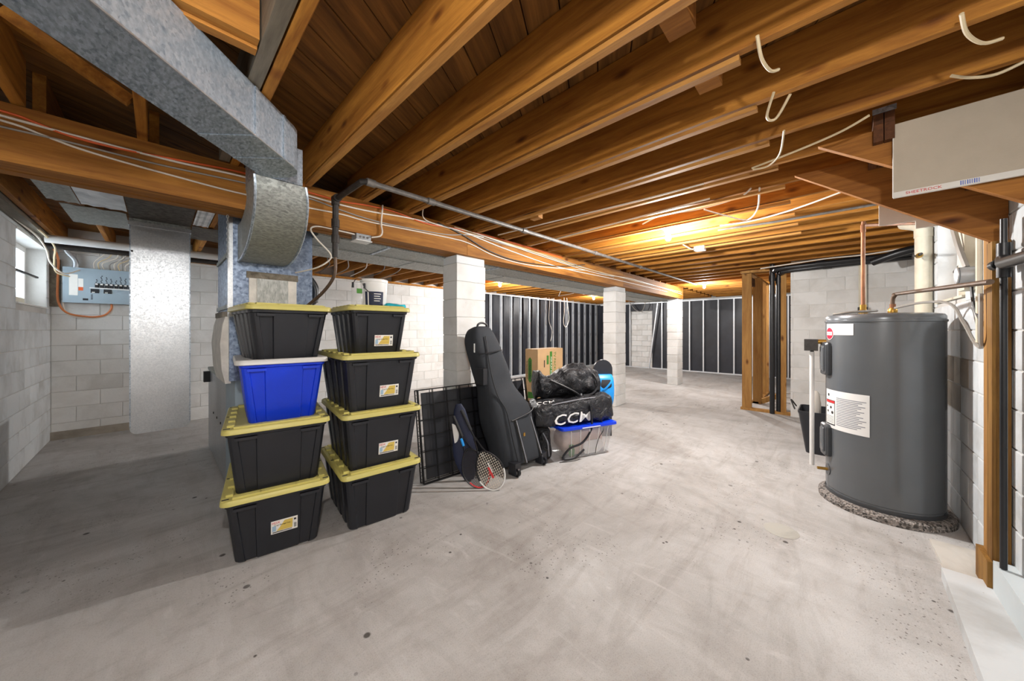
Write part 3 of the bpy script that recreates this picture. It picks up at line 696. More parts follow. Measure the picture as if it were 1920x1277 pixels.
tag(MB().tube([(-.74, 7.14, 2.2), (-.74, 7.13, 2.3), (-.80, 7.1, 2.4), (-.82, 7.05, 2.47)], .025, 10, 5).build('service_conduit', 'box_grey'), 'thick grey service conduit entering the breaker panel top', 'conduit')
tag(MB().box(-.94, -.86, 7.13, 7.2, 1.70, 2.3).build('backing_board', 'oldwood', smooth=False), 'grey weathered backing board left of the breaker panel', 'board')

# ------------------------------------------------------------------ windows
def window(n, label, axis, plane, a0, a1, z0, z1, sgn, fr, bars):
    w = thing('window_%d' % n, label, 'window'); del w['category']; w['kind'] = 'structure'
    def bx(p0, p1, q0, q1, z0, z1, nm, m):
        b = MB()
        if axis == 'x': b.box(min(p0, p1), max(p0, p1), q0, q1, z0, z1)
        else: b.box(q0, q1, min(p0, p1), max(p0, p1), z0, z1)
        return b.build(nm, m, w, smooth=False)
    p = plane; q = plane + sgn * .05
    bx(p, q, a0, a0 + fr, z0, z1, 'window_frame', 'white'); bx(p, q, a1 - fr, a1, z0, z1, 'window_frame', 'white')
    bx(p, q, a0 + fr, a1 - fr, z0, z0 + fr * 1.6, 'window_frame', 'cream'); bx(p, q, a0 + fr, a1 - fr, z1 - fr, z1, 'window_frame', 'white')
    mid = (a0 + a1) / 2
    bx(p, q, mid - .02, mid + .02, z0 + fr * 1.6, z1 - fr, 'window_frame', 'white')
    for u, v in ((a0 + fr, mid - .02), (mid + .02, a1 - fr)):
        bx(p + sgn * .02, p + sgn * .026, u, v, z0 + fr * 1.6, z1 - fr, 'pane', 'glass')
    return w
w1 = window(1, 'bright basement window deep in the left block wall', 'x', XL - .15, 5.70, 7.0, 1.676, 2.379, -1, .06, 1)
MB().bar((XL - .13, 5.78, 2.05), (XL - .06, 6.93, 2.03), .02).build('window_bar', 'iron', w1)
MB().box(XL - .16, XL + .01, 5.70, 7.0, 1.661, 1.675).build('window_sill', 'white', w1, smooth=False)
MB().box(XL - .16, XL + .004, 5.70, 7.0, 2.380, 2.398).build('lintel', 'white', w1, smooth=False)
w2 = window(2, 'narrow bright basement window in the right wall above the water heater', 'y', YR - .11, 3.89, 4.79, 1.66, 2.40, -1, .05, 1)
MB().box(3.89, 4.79, YR - .12, YR + .012, 1.632, 1.648).build('window_sill', 'cream', w2, smooth=False)
MB().bar((4.3, YR - .07, 1.94), (4.75, YR - .09, 1.9), .016).build('window_bar', 'iron', w2)

# ------------------------------------------------------------------ steel stud walls and membrane
def wavy(name, m, label, fn, u0, u1, z0, z1, amp=.02):
    b = MB(); nu, nz = int((u1 - u0) / .12) + 2, 8; vs = []
    for k in (0, 1):
        for i in range(nu + 1):
            for j in range(nz + 1):
                u = u0 + (u1 - u0) * i / nu; z = z0 + (z1 - z0) * j / nz
                d = amp * mnoise.noise(Vector((u * 2.3, z * 1.1, 1.7))) + amp * .5 * mnoise.noise(Vector((u * 6, z * 2, 4.2)))
                vs.append((*fn(u, d + k * .004), z))
    nn = (nu + 1) * (nz + 1); fs = []
    for k in (0, 1):
        for i in range(nu):
            for j in range(nz):
                a = k * nn + i * (nz + 1) + j; fs.append((a, a + nz + 1, a + nz + 2, a + 1))
    b.add(vs, fs)
    return tag(b.build(name, m, ang=60), label, 'membrane')
wavy('wall_membrane', 'membrane', 'black waterproof membrane behind the studs on the back wall', lambda u, d: (u, 7.13 + d), 5.95, 12.5, .02, 2.42)
wavy('wall_membrane', 'membrane', 'black waterproof membrane hung on the far wall beside the farthest pillar', lambda u, d: (12.52 + d, u), -.8, 4.86, .02, 2.40)
wavy('wall_membrane', 'membrane', 'narrow strip of black membrane left of the white infill on the far wall', lambda u, d: (12.52 + d, u), 5.74, 7.1, .02, 2.40)
wavy('wall_membrane', 'membrane', 'black membrane flap above the white infill on the far wall', lambda u, d: (12.5 + d, u), 4.84, 5.76, 2.12, 2.40)
def stud_mesh(h):
    b = MB(); b.box(-.018, .018, 0, .0025, 0, h).box(.0155, .018, .0025, .064, 0, h).box(-.018, .018, .0615, .064, 0, h)
    return b.mesh('stud', 'steel', smooth=False)
def web_mesh(h):
    return MB().box(.0125, .0153, .003, .061, 0, h).mesh('web', 'steel_web', smooth=False)
hole_me = MB().box(.0108, .0122, .02, .044, -.05, .05).mesh('punch_out', 'ink', smooth=False)
sm_, wm_ = stud_mesh(2.38), web_mesh(2.38)
def stud_wall(label, spots, rot, tracks):
    t = thing('steel_stud_wall', label, 'stud wall')
    for (x, y) in spots:
        s = link('stud', sm_, t, (x, y, .03), (0, 0, rot)); link('web', wm_, s)
        for z in (.45, 1.2, 2.0): link('punch_out', hole_me, s, (0, 0, z))
    for nm, b in tracks: b.build(nm, 'steel', t, smooth=False)
    return t
stud_wall('row of pale steel studs along the back wall behind the cardboard box', [(6.03 + .41 * k, 6.95) for k in range(16)], 0,
          [('bottom_track', MB().box(5.95, 12.4, 6.945, 7.02, 0, .035)), ('top_track', MB().box(5.95, 12.4, 6.945, 7.02, 2.40, 2.44))])
stud_wall('row of pale steel studs on the far wall beyond the farthest pillar', [(12.44, y) for y in (5.68, 4.49, 4.0, 3.58, 3.16, 2.73, 2.30, 1.83, 1.42, .98, .55)], R(-90),
          [('bottom_track', MB().box(12.43, 12.5, -.5, 6.9, 0, .035)), ('top_track', MB().box(12.43, 12.5, -.5, 6.9, 2.38, 2.42))])
tag(MB().bar((12.36, 4.60, 2.36), (12.38, 4.92, .0), .035, .05, (1, 0, 0)).build('loose_stud', 'steel', smooth=False), 'loose pale stud leaning diagonally against the far wall', 'stud')

# ------------------------------------------------------------------ timber partition, black drains
tp = thing('timber_partition', 'unfinished timber stud partition beside the white block wall', 'stud wall', (7.15, 1.13, 0))
def tpart(nm, *b): return MB().box(*b).build(nm, 'stud', tp, smooth=False)
tpart('stud', 0, .05, -.07, .07, .04, 2.39); tpart('stud', .052, .09, -.05, .06, .04, 2.39)
tpart('stud', .0, .04, -.54, -.47, .04, 2.40)
tpart('stud', .74, .79, -.11, .02, .0, 2.39); tpart('stud', 1.3, 1.34, -.06, .04, .0, 2.39); tpart('stud', 1.75, 1.79, -.06, .04, 0, 2.39); tpart('stud', 2.2, 2.24, -.06, .04, 0, 2.39)
tpart('sill_plate', -.02, .09, -.62, .09, 0, .04); tpart('top_plate', -.02, .09, -.62, .09, 2.40, 2.44)
tpart('header', .05, 2.3, -.06, .04, 2.39, 2.43); tpart('sill_plate', .74, 2.3, -.07, .05, 0, .035)
MB().box(.1, .5, -.05, -.01, 2.2, 2.34).build('header_block', 'darkwood', tp, smooth=False)
MB().bar((.8, -.1, .04), (.98, -.35, .16), .04, .09).build('offcut', 'stud', tp, smooth=False)
for i, (y, dx, z, lab) in enumerate(((.77, 0, 2.38, 'black plastic drain pipe nearer the timber post, turning along the joists'), (.69, .06, 2.34, 'second black plastic drain pipe beside the first'))):
    t = thing('drain_pipe', lab, 'pipe', (7.12 + dx, y, 0), 0, 'black drain pipes')
    MB().tube([(0, 0, 0), (0, 0, z - .06), (-.02, -.02, z - .015), (-.06, -.05, z), (-.17, -.2, z + .02), (-.22, -1.55, z + .04)], .036, 12, 3).build('pipe', 'abs', t)
    MB().lathe([(.045, z - .16), (.045, z - .06)], n=14).build('coupling', 'abs', t)
    MB().lathe([(.045, -.05), (.045, .05)], (-.19, -.6, z + .03), 14, 'y').build('coupling', 'abs', t)
cable([(6.9, .9, 2.42), (6.8, .5, 2.43), (6.85, .1, 2.46), (6.8, -.3, 2.45), (6.7, -.7, 2.47)], .009, 'wire_w', 'white cable resting on the black drain pipes')

# ------------------------------------------------------------------ stair underside, drywall, post
stc = thing('staircase', 'underside of a timber stair descending into the right wall', 'stair', (0, 0, 0))
def stringer(x, ya, za, yb_, zb, dep):
    P = [(x, ya, za), (x, yb_, zb), (x, yb_, zb + dep), (x, ya + (2.47 - za) / .74 * 0 + .0, min(2.47, za + dep)), ]
    P = [(x, ya, za), (x, yb_, zb), (x, yb_, min(2.47, zb + dep)), (x, yb_ + max(0, (2.47 - zb - dep)) / -.74, 2.47)] if zb + dep < 2.47 else P
    return MB().poly(P, .038, (1, 0, 0)).build('stringer', 'string', stc, smooth=False)
stringer(2.66, .075, 2.47, -.648, 1.942, .30)
stringer(3.05, .207, 2.47, -.648, 1.833, .36)
for y in (-.22, -.18):
    MB().box(2.615, 3.045, y, y + .036, 2.39, 2.479).build('header_ply', 'darkwood', stc, smooth=False)
for y in (-.22, -.18): MB().box(2.615, 2.75, y, y + .036, 2.48, 2.56).build('header_ply', 'darkwood', stc, smooth=False)
MB().box(2.605, 2.614, -.225, -.14, 2.535, 2.56).build('hanger_strap', 'galv', stc, smooth=False)
for k in range(3):
    MB().box(2.70, 3.045, -.30 - k * .12, -.27 - k * .12, 2.36 - k * .1, 2.46 - k * .08).build('riser', 'darkwood', stc, smooth=False)
dw = thing('drywall_sheet', 'drywall offcut with brown back face and white printed edge fixed beside the stair', 'drywall', (2.625, -.216, 2.085))
MB().box(0, .012, -.434, 0, 0, .375).build('board', 'drywall', dw, smooth=False)
eg = MB().box(-.0015, .0135, -.434, 0, -.004, .024).build('edge_tape', 'drywall_w', dw, smooth=False)
MB().box(-.001, .013, -.0, .003, 0, .375).build('cut_edge', 'drywall_w', dw, smooth=False)
text('SHEETROCK', .019, 'red', eg, None, mtx=frame((-.0022, -.098, .010), (0, -1, 0), (-1, 0, 0)), sx=1.1)
bc = MB()
for k in range(9): bc.box(-.0022, -.0012, -.262 + k * .0065 - .0022 - (k % 3) * .0006, -.262 + k * .0065, .001, .021)
bc.build('barcode', 'blueink', eg, smooth=False)
wd = tag(MB().poly([(3.35, -.21, 2.1), (3.35, -.37, 2.1), (3.35, -.37, 2.05), (3.35, -.60, 2.05), (3.35, -.60, 2.3), (3.35, -.21, 2.47)], .012, (1, 0, 0)).build('drywall_scrap', 'drywall_w', smooth=False), 'small notched white drywall scrap behind the stair stringer', 'drywall')
po = thing('timber_post', 'weathered timber post against the right wall under the stair', 'post', (2.99, -.644, 0))
MB().box(0, .085, 0, .058, .065, 1.86).build('post_ply', 'post', po, smooth=False)
MB().box(.088, .17, 0, .052, .065, 1.92).build('post_ply', 'stud', po, smooth=False)
MB().box(-.012, .19, .0, .075, .03, .20).build('base_block', 'post', po, smooth=False)
bd = thing('drain_stack', 'black drain stack with a side branch at the right edge beside the post', 'pipe', (2.89, -.60, 0))
MB().tube([(0, 0, .22), (0, 0, 1.95)], .012, 14).build('stack', 'abs', bd)
MB().tube([(0, 0, 1.75), (-.1, .02, 1.72), (-1.2, .06, 1.66)], .026, 14).build('branch', 'abs', bd)
MB().lathe([(.022, 1.66), (.022, 1.83)], n=14).build('tee_fitting', 'abs', bd)
MB().lathe([(.026, 0), (.026, .06)], (.012, .01, 1.73), 14, 'x').build('cleanout', 'abs', bd)
MB().poly([(3.04, -.455, 0), (3.54, -.45, 0), (3.54, -.65, 0), (3.04, -.65, 0)], .018, (0, 0, 1)).build('ledge_tmp', 'ledge', smooth=False)
o = bpy.data.objects['ledge_tmp']; o.name = 'floor_ledge'; tag(o, 'thin pale concrete ledge along the right wall before the post', 'ledge')
tag(MB().poly([(3.05, -.43, 0), (3.05, -.65, 0), (.6, -.65, 0), (.6, -.37, 0)], .065, (0, 0, 1)).build('concrete_curb', 'curb', smooth=False), 'white painted concrete curb in the lower right corner', 'curb')
tag(MB().poly([(2.97, -.585, .065), (2.97, -.65, .065), (.6, -.65, .065), (.6, -.585, .065)], .15, (0, 0, 1)).build('wall_ledge', 'bluewh', smooth=False), 'bluish white stepped ledge against the right wall behind the curb', 'ledge')

# ------------------------------------------------------------------ water heater
wh = thing('water_heater', 'grey cylindrical electric water heater standing on a pebbled pad', 'water heater', (4.02, -.264, 0))
RH = .328
MB().lathe([(RH - .012, .05), (RH - .004, .055), (RH - .004, .09), (RH, .095), (RH, 1.46), (RH + .006, 1.465), (RH + .006, 1.478), (RH, 1.48), (RH, 1.505), (RH - .01, 1.52), (RH - .05, 1.528)], n=96).build('tank', 'tank', wh)
MB().lathe([(RH + .003, .05), (RH + .003, .075)], n=64).build('base_ring', 'tank_dk', wh)
def cyl(th, r, z): return (r * math.cos(th), r * math.sin(th), z)
def curved(th0, th1, z0, z1, r, t, n=12, zsk=0):
    b = MB(); rings = []
    for i in range(n + 1):
        th = th0 + (th1 - th0) * i / n; dz = zsk * i / n
        rings.append([cyl(th, r, z0 + dz), cyl(th, r + t, z0 + dz), cyl(th, r + t, z1 + dz), cyl(th, r, z1 + dz)])
    return b.loft(rings)
# face angles: the camera sees the tank around 176 deg; left edge in the photo is toward 95 deg
D = math.radians
lb = curved(D(105), D(150), 1.36, 1.45, RH + .001, .0012).build('brand_label', 'white', wh)
def cwarp(th, r, z):
    return lambda c: Vector(cyl(th - c.x * -1 / r * -1 if False else th + c.x / r, r + c.z, z + c.y))
def disc(th, z, rad, r, m, nm, par, t=.001):
    b = MB(); n = 28; P = [(rad * math.cos(2 * math.pi * k / n), rad * math.sin(2 * math.pi * k / n)) for k in range(n)]
    vs = [cyl(th + x / RH, r, z + y) for x, y in P] + [cyl(th + x / RH, r + t, z + y) for x, y in P]
    b.add(vs, [tuple(range(n)), tuple(range(n, 2 * n))] + [(i, (i + 1) % n, (i + 1) % n + n, i + n) for i in range(n)])
    return b.build(nm, m, par)
disc(D(114), 1.372, .052, RH + .0022, 'white', 'badge_rim', lb)
bg = disc(D(114), 1.372, .047, RH + .0032, 'crimson', 'badge', lb)
MB_ = curved(D(107.4), D(120.6), 1.358, 1.386, RH + .0042, .0006).build('badge_band', 'white', lb)
text('Rheem', .024, 'crimson', lb, (0, 0, 0), warp=lambda c: Vector(cyl(D(114) + c.x / RH, RH + .0052, 1.372 + c.y)), depth=.0003)
il = curved(D(104), D(166), .59, .905, RH + .001, .0012, 20).build('instruction_label', 'white', wh)
curved(D(105.5), D(125.5), .615, .82, RH + .0024, .0006).build('warning_frame', 'ink', il)
curved(D(106.3), D(124.8), .625, .795, RH + .0032, .0006).build('warning_panel', 'paper', il)
curved(D(106.0), D(125.0), .798, .816, RH + .0032, .0006).build('warning_heading', 'red', il)
b = MB()
for k in range(17):
    z = .845 - k * .0135; e = 163 - (k * 37 % 11)
    rings = []
    for i in range(9):
        th = D(128) + (D(e) - D(128)) * i / 8; rings.append([cyl(th, RH + .0024, z), cyl(th, RH + .0029, z), cyl(th, RH + .0029, z + .0062), cyl(th, RH + .0024, z + .0062)])
    b.loft(rings)
b.build('small_print', 'inkgrey', il)['kind'] = 'stuff'
b = MB()
for k in range(5):
    z = .685 - k * .012
    rings = [[cyl(D(107) + D(16.5) * i / 5, RH + .004, z), cyl(D(107) + D(16.5) * i / 5, RH + .0044, z), cyl(D(107) + D(16.5) * i / 5, RH + .0044, z + .004), cyl(D(107) + D(16.5) * i / 5, RH + .004, z + .004)] for i in range(6)]
    b.loft(rings)
b.build('small_print', 'inkgrey', il)['kind'] = 'stuff'
for th, z, s in ((109, .765, .008), (118, .76, .011), (111, .725, .01), (121, .72, .012)):
    disc(D(th), z, s, RH + .004, 'ink', 'pictogram', il, .0006)
disc(D(112), .86, .012, RH + .0024, 'ink', 'certification_mark', il, .0006)
def access(th, z0, z1, w):
    rings = []
    for sc_, t in ((1, 0), (1, .022), (.86, .034)):
        ring = []
        for x, y in rrect(w * sc_, (z1 - z0) * (sc_ if sc_ == 1 else .93), .028): ring.append(cyl(th + x / RH, RH + t, (z0 + z1) / 2 + y))
        rings.append(ring)
    p = MB().loft(rings).build('access_cover', 'tank_dk', wh)
    rings = []
    for sc_, t in ((.5, .034), (.45, .041)):
        rings.append([cyl(th + x / RH, RH + t, (z0 + z1) / 2 + y) for x, y in rrect(w * sc_, (z1 - z0) * .78 * sc_ / .5, .015)])
    MB().loft(rings).build('cover_rib', 'tank', p)
access(D(105), 1.02, 1.30, .15); access(D(105), .34, .61, .15)
tv = MB().tube([cyl(D(97), RH - .01, 1.30), cyl(D(97), RH + .07, 1.30)], .02, 12).build('relief_valve', 'brass', wh)
p0 = Vector(cyl(D(97), RH + .075, 0))
MB().obox((p0.x - .01, p0.y + .02, 1.27), (.03, 0, 0), (0, .045, 0), (0, 0, .05)).build('valve_foam', 'greyfoam', wh, smooth=False)
MB().tube([(p0.x, p0.y + .015, 1.21), (p0.x, p0.y + .015, .22)], .017, 12).build('overflow_pipe', 'pvc', wh)
MB().lathe([(.013, .0), (.013, .05)], (p0.x, p0.y + .015, 1.19), 10).build('pipe_nipple', 'iron', wh)
MB().tube([cyl(D(108), RH - .01, .225), cyl(D(108), RH + .07, .225)], .012, 10).build('drain_valve', 'brass', wh)
disc(D(108), .225, .045, RH + .001, 'tank_dk', 'valve_plate', wh, .004)
MB().tube([(.02, .1, 1.52), (.02, .1, 1.56)], .017, 12).build('nipple', 'brass', wh)
MB().lathe([(.024, 0), (.028, .01), (.028, .035), (.02, .045)], (.02, .1, 1.525), 12).build('union_fitting', 'brass', wh)
MB().lathe([(.024, 0), (.028, .01), (.028, .035), (.02, .05)], (-.02, -.06, 1.525), 12).build('union_fitting', 'brass', wh)
MB().tube([cyl(D(110), RH - .03, 1.53), (-.1, .18, 1.545), (.05, .02, 1.56)], .01, 8, 4).build('jumper_wire', 'wire_g', wh)
pd = MB(); pd.lathe([(.375, 0), (.375, .04), (.36, .05)], n=64)
tag(pd.build('heater_pad', 'pebble'), 'pebbled round pad under the water heater', 'pad'); bpy.data.objects['heater_pad'].location = (4.00, -.265, 0)
hp = thing('copper_pipe', 'upright copper pipe rising from the water heater to the joists', 'pipe', (4.04, -.164, 1.55))
MB().tube([(0, 0, 0), (0, 0, .69), (.01, -.01, .715), (.03, -.03, .72), (.55, -.38, .78)], .0135, 10, 3).build('pipe', 'copper', hp)
MB().lathe([(.017, .66), (.017, .72)], (0, 0, 0), 10).build('fitting', 'copper', hp)
MB().lathe([(.02, .0), (.02, .06)], (0, 0, 0), 10).build('fitting', 'brass', hp)
hq = thing('copper_pipe', 'tarnished copper pipe bending from the heater toward the post', 'pipe', (4.0, -.324, 1.555))
MB().tube([(0, 0, 0), (0, 0, .08), (-.02, -.01, .115), (-.06, -.03, .125), (-1.2, -.22, .08)], .0135, 10, 4).build('pipe', 'copper_dk', hq)
MB().lathe([(.018, .02), (.018, .05)], (0, 0, 0), 10).build('fitting', 'copper', hq)
cable([(3.95, -.33, 1.57), (3.85, -.45, 1.60), (3.72, -.56, 1.58), (3.62, -.60, 1.45), (3.50, -.62, 1.33), (3.25, -.60, 1.30), (3.12, -.575, 1.36), (3.12, -.575, 1.6)], .009, 'wire_g', 'grey armoured cable arching from the heater top down the wall to the post')
rj = thing('junction_box', 'round grey metal junction box beside the right window', 'junction box', (3.55, -.6, 1.75))
MB().lathe([(.052, -.03), (.052, .03), (.045, .036)], (0, 0, 0), 18, 'y').build('box', 'box_grey', rj)
MB().lathe([(.054, .036), (.054, .042), (.03, .046)], (0, 0, 0), 18, 'y').build('cover', 'galv_bright', rj)
cable([(3.55, -.6, 1.80), (3.62, -.58, 1.95), (3.75, -.56, 2.2), (3.80, -.5, 2.46)], .016, 'wire_g', 'thick armoured cable rising diagonally from the round junction box')
cable([(3.56, -.62, 1.70), (3.50, -.62, 1.55), (3.4, -.63, 1.45), (3.3, -.63, 1.42)], .008, 'wire_k', 'black cable hanging from the round junction box')
wp = thing('vent_stack', 'white painted vertical pipe beside the right window', 'pipe', (4.92, -.72 + .13, 0))
MB().tube([(0, 0, 1.2), (0, 0, 2.30)], .055, 18).build('pipe', 'cream', wp)
MB().lathe([(.06, 2.26), (.06, 2.34)], n=18).build('collar', 'cream', wp)
MB().tube([(0, 0, 2.30), (.05, .02, 2.38), (.2, .1, 2.45)], .05, 14, 4).build('bend', 'cream', wp)
tag(MB().tube([(5.15, -.63, 1.3), (5.15, -.63, 2.45)], .012, 8).build('conduit', 'cream'), 'thin cream conduit on the wall beside the white vent pipe', 'conduit')
tag(MB().tube([(3.46, -.632, 1.3), (3.46, -.632, 2.2)], .014, 8).build('conduit', 'cream'), 'thin cream conduit on the right wall near the post', 'conduit')
fr = tag(MB().box(3.60, 3.75, -.648, -.60, 1.66, 2.42).build('window_buck', 'cream', smooth=False), 'peeling cream window buck beside the timber post', 'board')
pv = thing('sensor_conduit', 'cream conduit on the block wall ending in a dark box above the heater', 'conduit', (7.03, -.28, 1.6))
MB().box(-.02, .0, -.04, .04, .12, .83).build('conduit', 'cream', pv, smooth=False)
MB().box(-.05, .0, -.05, .05, 0, .13).build('dark_box', 'iron', pv, smooth=False)
tub = thing('utility_tub', 'black plastic tub half hidden behind the water heater', 'tub', (5.3, .10, 0))
MB().loft([[(x, y, z) for x, y in rrect(.36 + k * .12, .30 + k * .12, .05)] for z, k in ((0, 0), (.02, .05), (.44, 1), (.46, 1.12), (.48, 1.12), (.48, .95), (.06, .1))]).build('shell', 'black_pl', tub)
MB().tube([(-.1, .25, .47), (.0, .29, .56), (.12, .25, .47)], .008, 6, 5).build('handle', 'wire_k', tub)
bt = thing('spray_bottle', 'beige plastic bottle standing in the black tub', 'bottle', (5.22, .17, .07))
MB().lathe([(.045, 0), (.05, .01), (.05, .50), (.044, .53), (.04, .60), (.02, .63)], n=20).build('body', 'bottle', bt)

# ------------------------------------------------------------------ storage totes
def tote_ring(w, l, z, zf, d, ribs, r=.035):
    """perimeter of a ribbed tote body at height fraction zf"""
    pts = []
    def side(L, outv, tanv, kind):
        hw = L / 2 - r
        if kind == 'front':
            p1, p2 = (.50 - .05 * zf) * L / 2, (.78 + .04 * zf) * L / 2; ss = [(-hw, 0), (-p2, 0), (-p2 + .004, d), (-p1 - .004, d), (-p1, 0), (p1, 0), (p1 + .004, d), (p2 - .004, d), (p2, 0), (hw, 0)]
        else:
            ss = [(-hw, 0)]
            n = ribs
            for k in range(n):
                a = -hw + 2 * hw * (k + .3) / n; b = -hw + 2 * hw * (k + .75) / n
                ss += [(a, 0), (a + .004, d), (b - .004, d), (b, 0)]
            ss.append((hw, 0))
        return ss
    W2, L2 = w / 2, l / 2
    for (ox, oy), (tx, ty), L, off, kind in (((0, -1), (1, 0), w, L2, 'front'), ((1, 0), (0, 1), l, W2, 'side'), ((0, 1), (-1, 0), w, L2, 'front'), ((-1, 0), (0, -1), l, W2, 'side')):
        for s, dep in side(L, None, None, kind):
            pts.append((ox * (off - dep) + tx * s, oy * (off - dep) + ty * s, z))
        # corner arc to the next side
        cx, cy = ox * (off - r) + tx * (L / 2 - r), oy * (off - r) + ty * (L / 2 - r)
        for a in (30, 60): pts.append((cx + r * (ox * math.cos(R(a)) + tx * math.sin(R(a))), cy + r * (oy * math.cos(R(a)) + ty * math.sin(R(a))), z))
    return pts
def tote(label, loc, rz, W=.565, L=.80, hb=.395, m='black_pl', lidm='yellow', wb=.435, lb=.65, sticker=True, ribs=4, d=.009, group=None, sx=.0, sz=.15, slots=True, tapered=.975):
    t = thing('storage_tote', label, 'storage bin', loc, rz, group)
    wt, lt = W - .05, L - .05; rings = []
    for z, f, k in ((0, 0, .97), (.012, 0, 1), (hb * .5, .5, 1), (hb - .035, .92, 1), (hb - .03, .93, 1.03), (hb - .004, 1, 1.03)):
        rings.append(tote_ring((wb + (wt - wb) * f) * k, (lb + (lt - lb) * f) * k, z, f, d if k < 1.02 else .001, ribs))
    body = MB().loft(rings).build('body', m, t, ang=28)
    for sx_ in (-1, 1):
        MB().obox((sx_ * .64 * wt / 2, -lt / 2 - .004, hb - .045), (.05 * W / .52, 0, 0), (0, .012, 0), (0, 0, .008)).build('grip_ledge', m, body, smooth=False)
    z0 = hb - .014
    def rr(w, l, z, r=.045): return [(x, y, z) for x, y in rrect(w, l, r, 4)]
    lid = MB().loft([rr(W - .01, L - .01, z0), rr(W, L, z0 + .003), rr(W - .004, L - .004, z0 + .026), rr(W - .014, L - .014, z0 + .032), rr(W - .10, L - .10, z0 + .032, .04), rr(W - .105, L - .105, z0 + .026, .04), rr(W - .2, L - .2, z0 + .026, .03)])
    if slots:
        x1, y1 = W / 2 - .066, L / 2 - .066
        for k in range(5):
            y = -y1 + .05 + (2 * y1 - .1) * k / 4
            for s in (-1, 1): lid.obox((s * (W / 2 - .0435), y, z0 + .033), (.017, 0, 0), (0, .036, 0), (0, 0, .011))
        for k in range(3):
            x = -x1 * .72 + 1.44 * x1 * k / 2
            for s in (-1, 1): lid.obox((x, s * (L / 2 - .044), z0 + .032), ((.062, .085, .062)[k] * W / .52, 0, 0), (0, .018, 0), (0, 0, .011))
    lo = lid.build('lid', lidm, t, ang=40)
    if slots:
        sl = MB().box(-.016, .016, -.006, .006, -.0005, .0015).mesh('hasp_slot', 'ink', smooth=False)
        for x, y in ((-1, -1), (1, -1), (-1, 0), (1, 0), (-1, 1), (1, 1)):
            link('hasp_slot', sl, lo, (x * (W / 2 - .026), y * (L / 2 - .045), z0 + .0325), (0, 0, 0))
    if sticker:
        # label sits on the sloping front, slightly proud
        fz = sz; yy = -(lb + (lt - lb) * fz / hb * .92) / 2
        slope = (lt - lb) / 2 / hb
        mt = frame((sx, yy - .002, fz), (1, 0, 0), (0, -1, -slope))
        lb_ = MB().box(-.07, .07, -.042, .042, 0, .0012).build('label_sticker', 'paper', t, smooth=False); lb_.matrix_local = mt
        MB().add([(-.042, -.028, .0016), (.042, -.028, .0016), (.044, .034, .0016), (.0, .034, .0016), (-.02, 0, .0016)], [(0, 1, 2, 3, 4)]).build('print_swatch', 'ylabel', lb_, smooth=False)
        MB().box(-.064, -.044, -.026, .008, .0012, .0018).build('print_swatch', 'skyprint', lb_, smooth=False)
        bl = MB()
        for k in range(3): bl.box(-.062, -.03 + .02 * (k % 2), -.034 + k * .0, -.031, .0012, .002)
        for k in range(5): bl.box(.05, .064, -.03 + k * .006, -.027 + k * .006, .0012, .002)
        bl.box(-.062, .04, -.036, -.032, .0012, .002); bl.box(.05, .062, .018, .03, .0012, .002)
        bl.build('fine_print', 'ink', lb_, smooth=False)['kind'] = 'stuff'
        text('HDX', .022, 'red', lb_, (-.045, .028, .002), sx=.9, depth=.0004)
        text('Tough Storage Tote', .0105, 'ink', lb_, (-.012, .011, .0028), sx=1.0, depth=.0003)
    return t
def fc(x, y, a, L):   # centre from front-centre point
    return (x - math.sin(a) * L / 2, y + math.cos(a) * L / 2)
g1, g2 = 'left stack of bins', 'right stack of bins'
a = R(-10); x, y = fc(.528, 2.545, a, .65)
tote('black tote with yellow lid and white label at the bottom of the left stack', (x, y, 0), a, group=g1, sx=.03, sz=.17)
a = R(-9); x, y = fc(.535, 2.56, a, .65)
tote('black tote with yellow lid directly under the blue bin', (x, y, .407), a, group=g1, sticker=False)
a = R(-6); x, y = fc(.57, 2.60, a, .5)
tote('bright blue bin with pale grey lid in the left stack', (x, y, .814), a, .505, .62, .385, 'blue_pl', 'grey_lid', .37, .47, False, 2, .012, g1, slots=False)
a = R(2); x, y = fc(.60, 2.58, a, .5)
tote('smaller black tote with yellow lid on top of the blue bin', (x, y, 1.205), a, .49, .62, .335, 'black_pl', 'yellow', .35, .48, False, 4, .012, g1)
a = R(-7); x, y = fc(1.135, 2.405, a, .65)
tote('unlabelled black tote with yellow lid at the bottom of the right stack', (x, y, 0), a, group=g2, sticker=False)
a = R(-7.5); x, y = fc(1.14, 2.41, a, .65)
tote('labelled black tote with yellow lid, second from the floor in the right stack', (x, y, .407), a, group=g2, sx=.04, sz=.13)
a = R(-5); x, y = fc(1.14, 2.42, a, .65)
tote('labelled black tote with yellow lid, third from the floor in the right stack', (x, y, .814), a, group=g2, sx=.05, sz=.14)
a = R(-4); x, y = fc(1.165, 2.50, a, .5)
tote('smaller labelled black tote with yellow lid on top of the right stack', (x, y, 1.221), a, .47, .60, .335, 'black_pl', 'yellow', .35, .47, True, 4, .012, g2, sx=.03, sz=.10)
TOP = 1.221 + .335 + .019
pb = thing('paint_pail', 'white plastic pail with dark blue label on the right bin stack', 'pail', (1.20, 2.68, TOP))
MB().lathe([(.088, 0), (.09, .004), (.10, .20), (.104, .203), (.104, .222), (.10, .226), (.09, .222)], n=40).build('pail', 'white', pb)
def cpatch(th0, th1, z0, z1, r0, m, nm):
    rings = []
    for i in range(11):
        th = th0 + (th1 - th0) * i / 10
        rings.append([((r0 + .06 * z) * math.cos(th), (r0 + .06 * z) * math.sin(th), z) for z in (z0, z1)] + [((r0 + .0015 + .06 * z) * math.cos(th), (r0 + .0015 + .06 * z) * math.sin(th), z) for z in (z1, z0)])
    return MB().loft(rings).build(nm, m, pb)
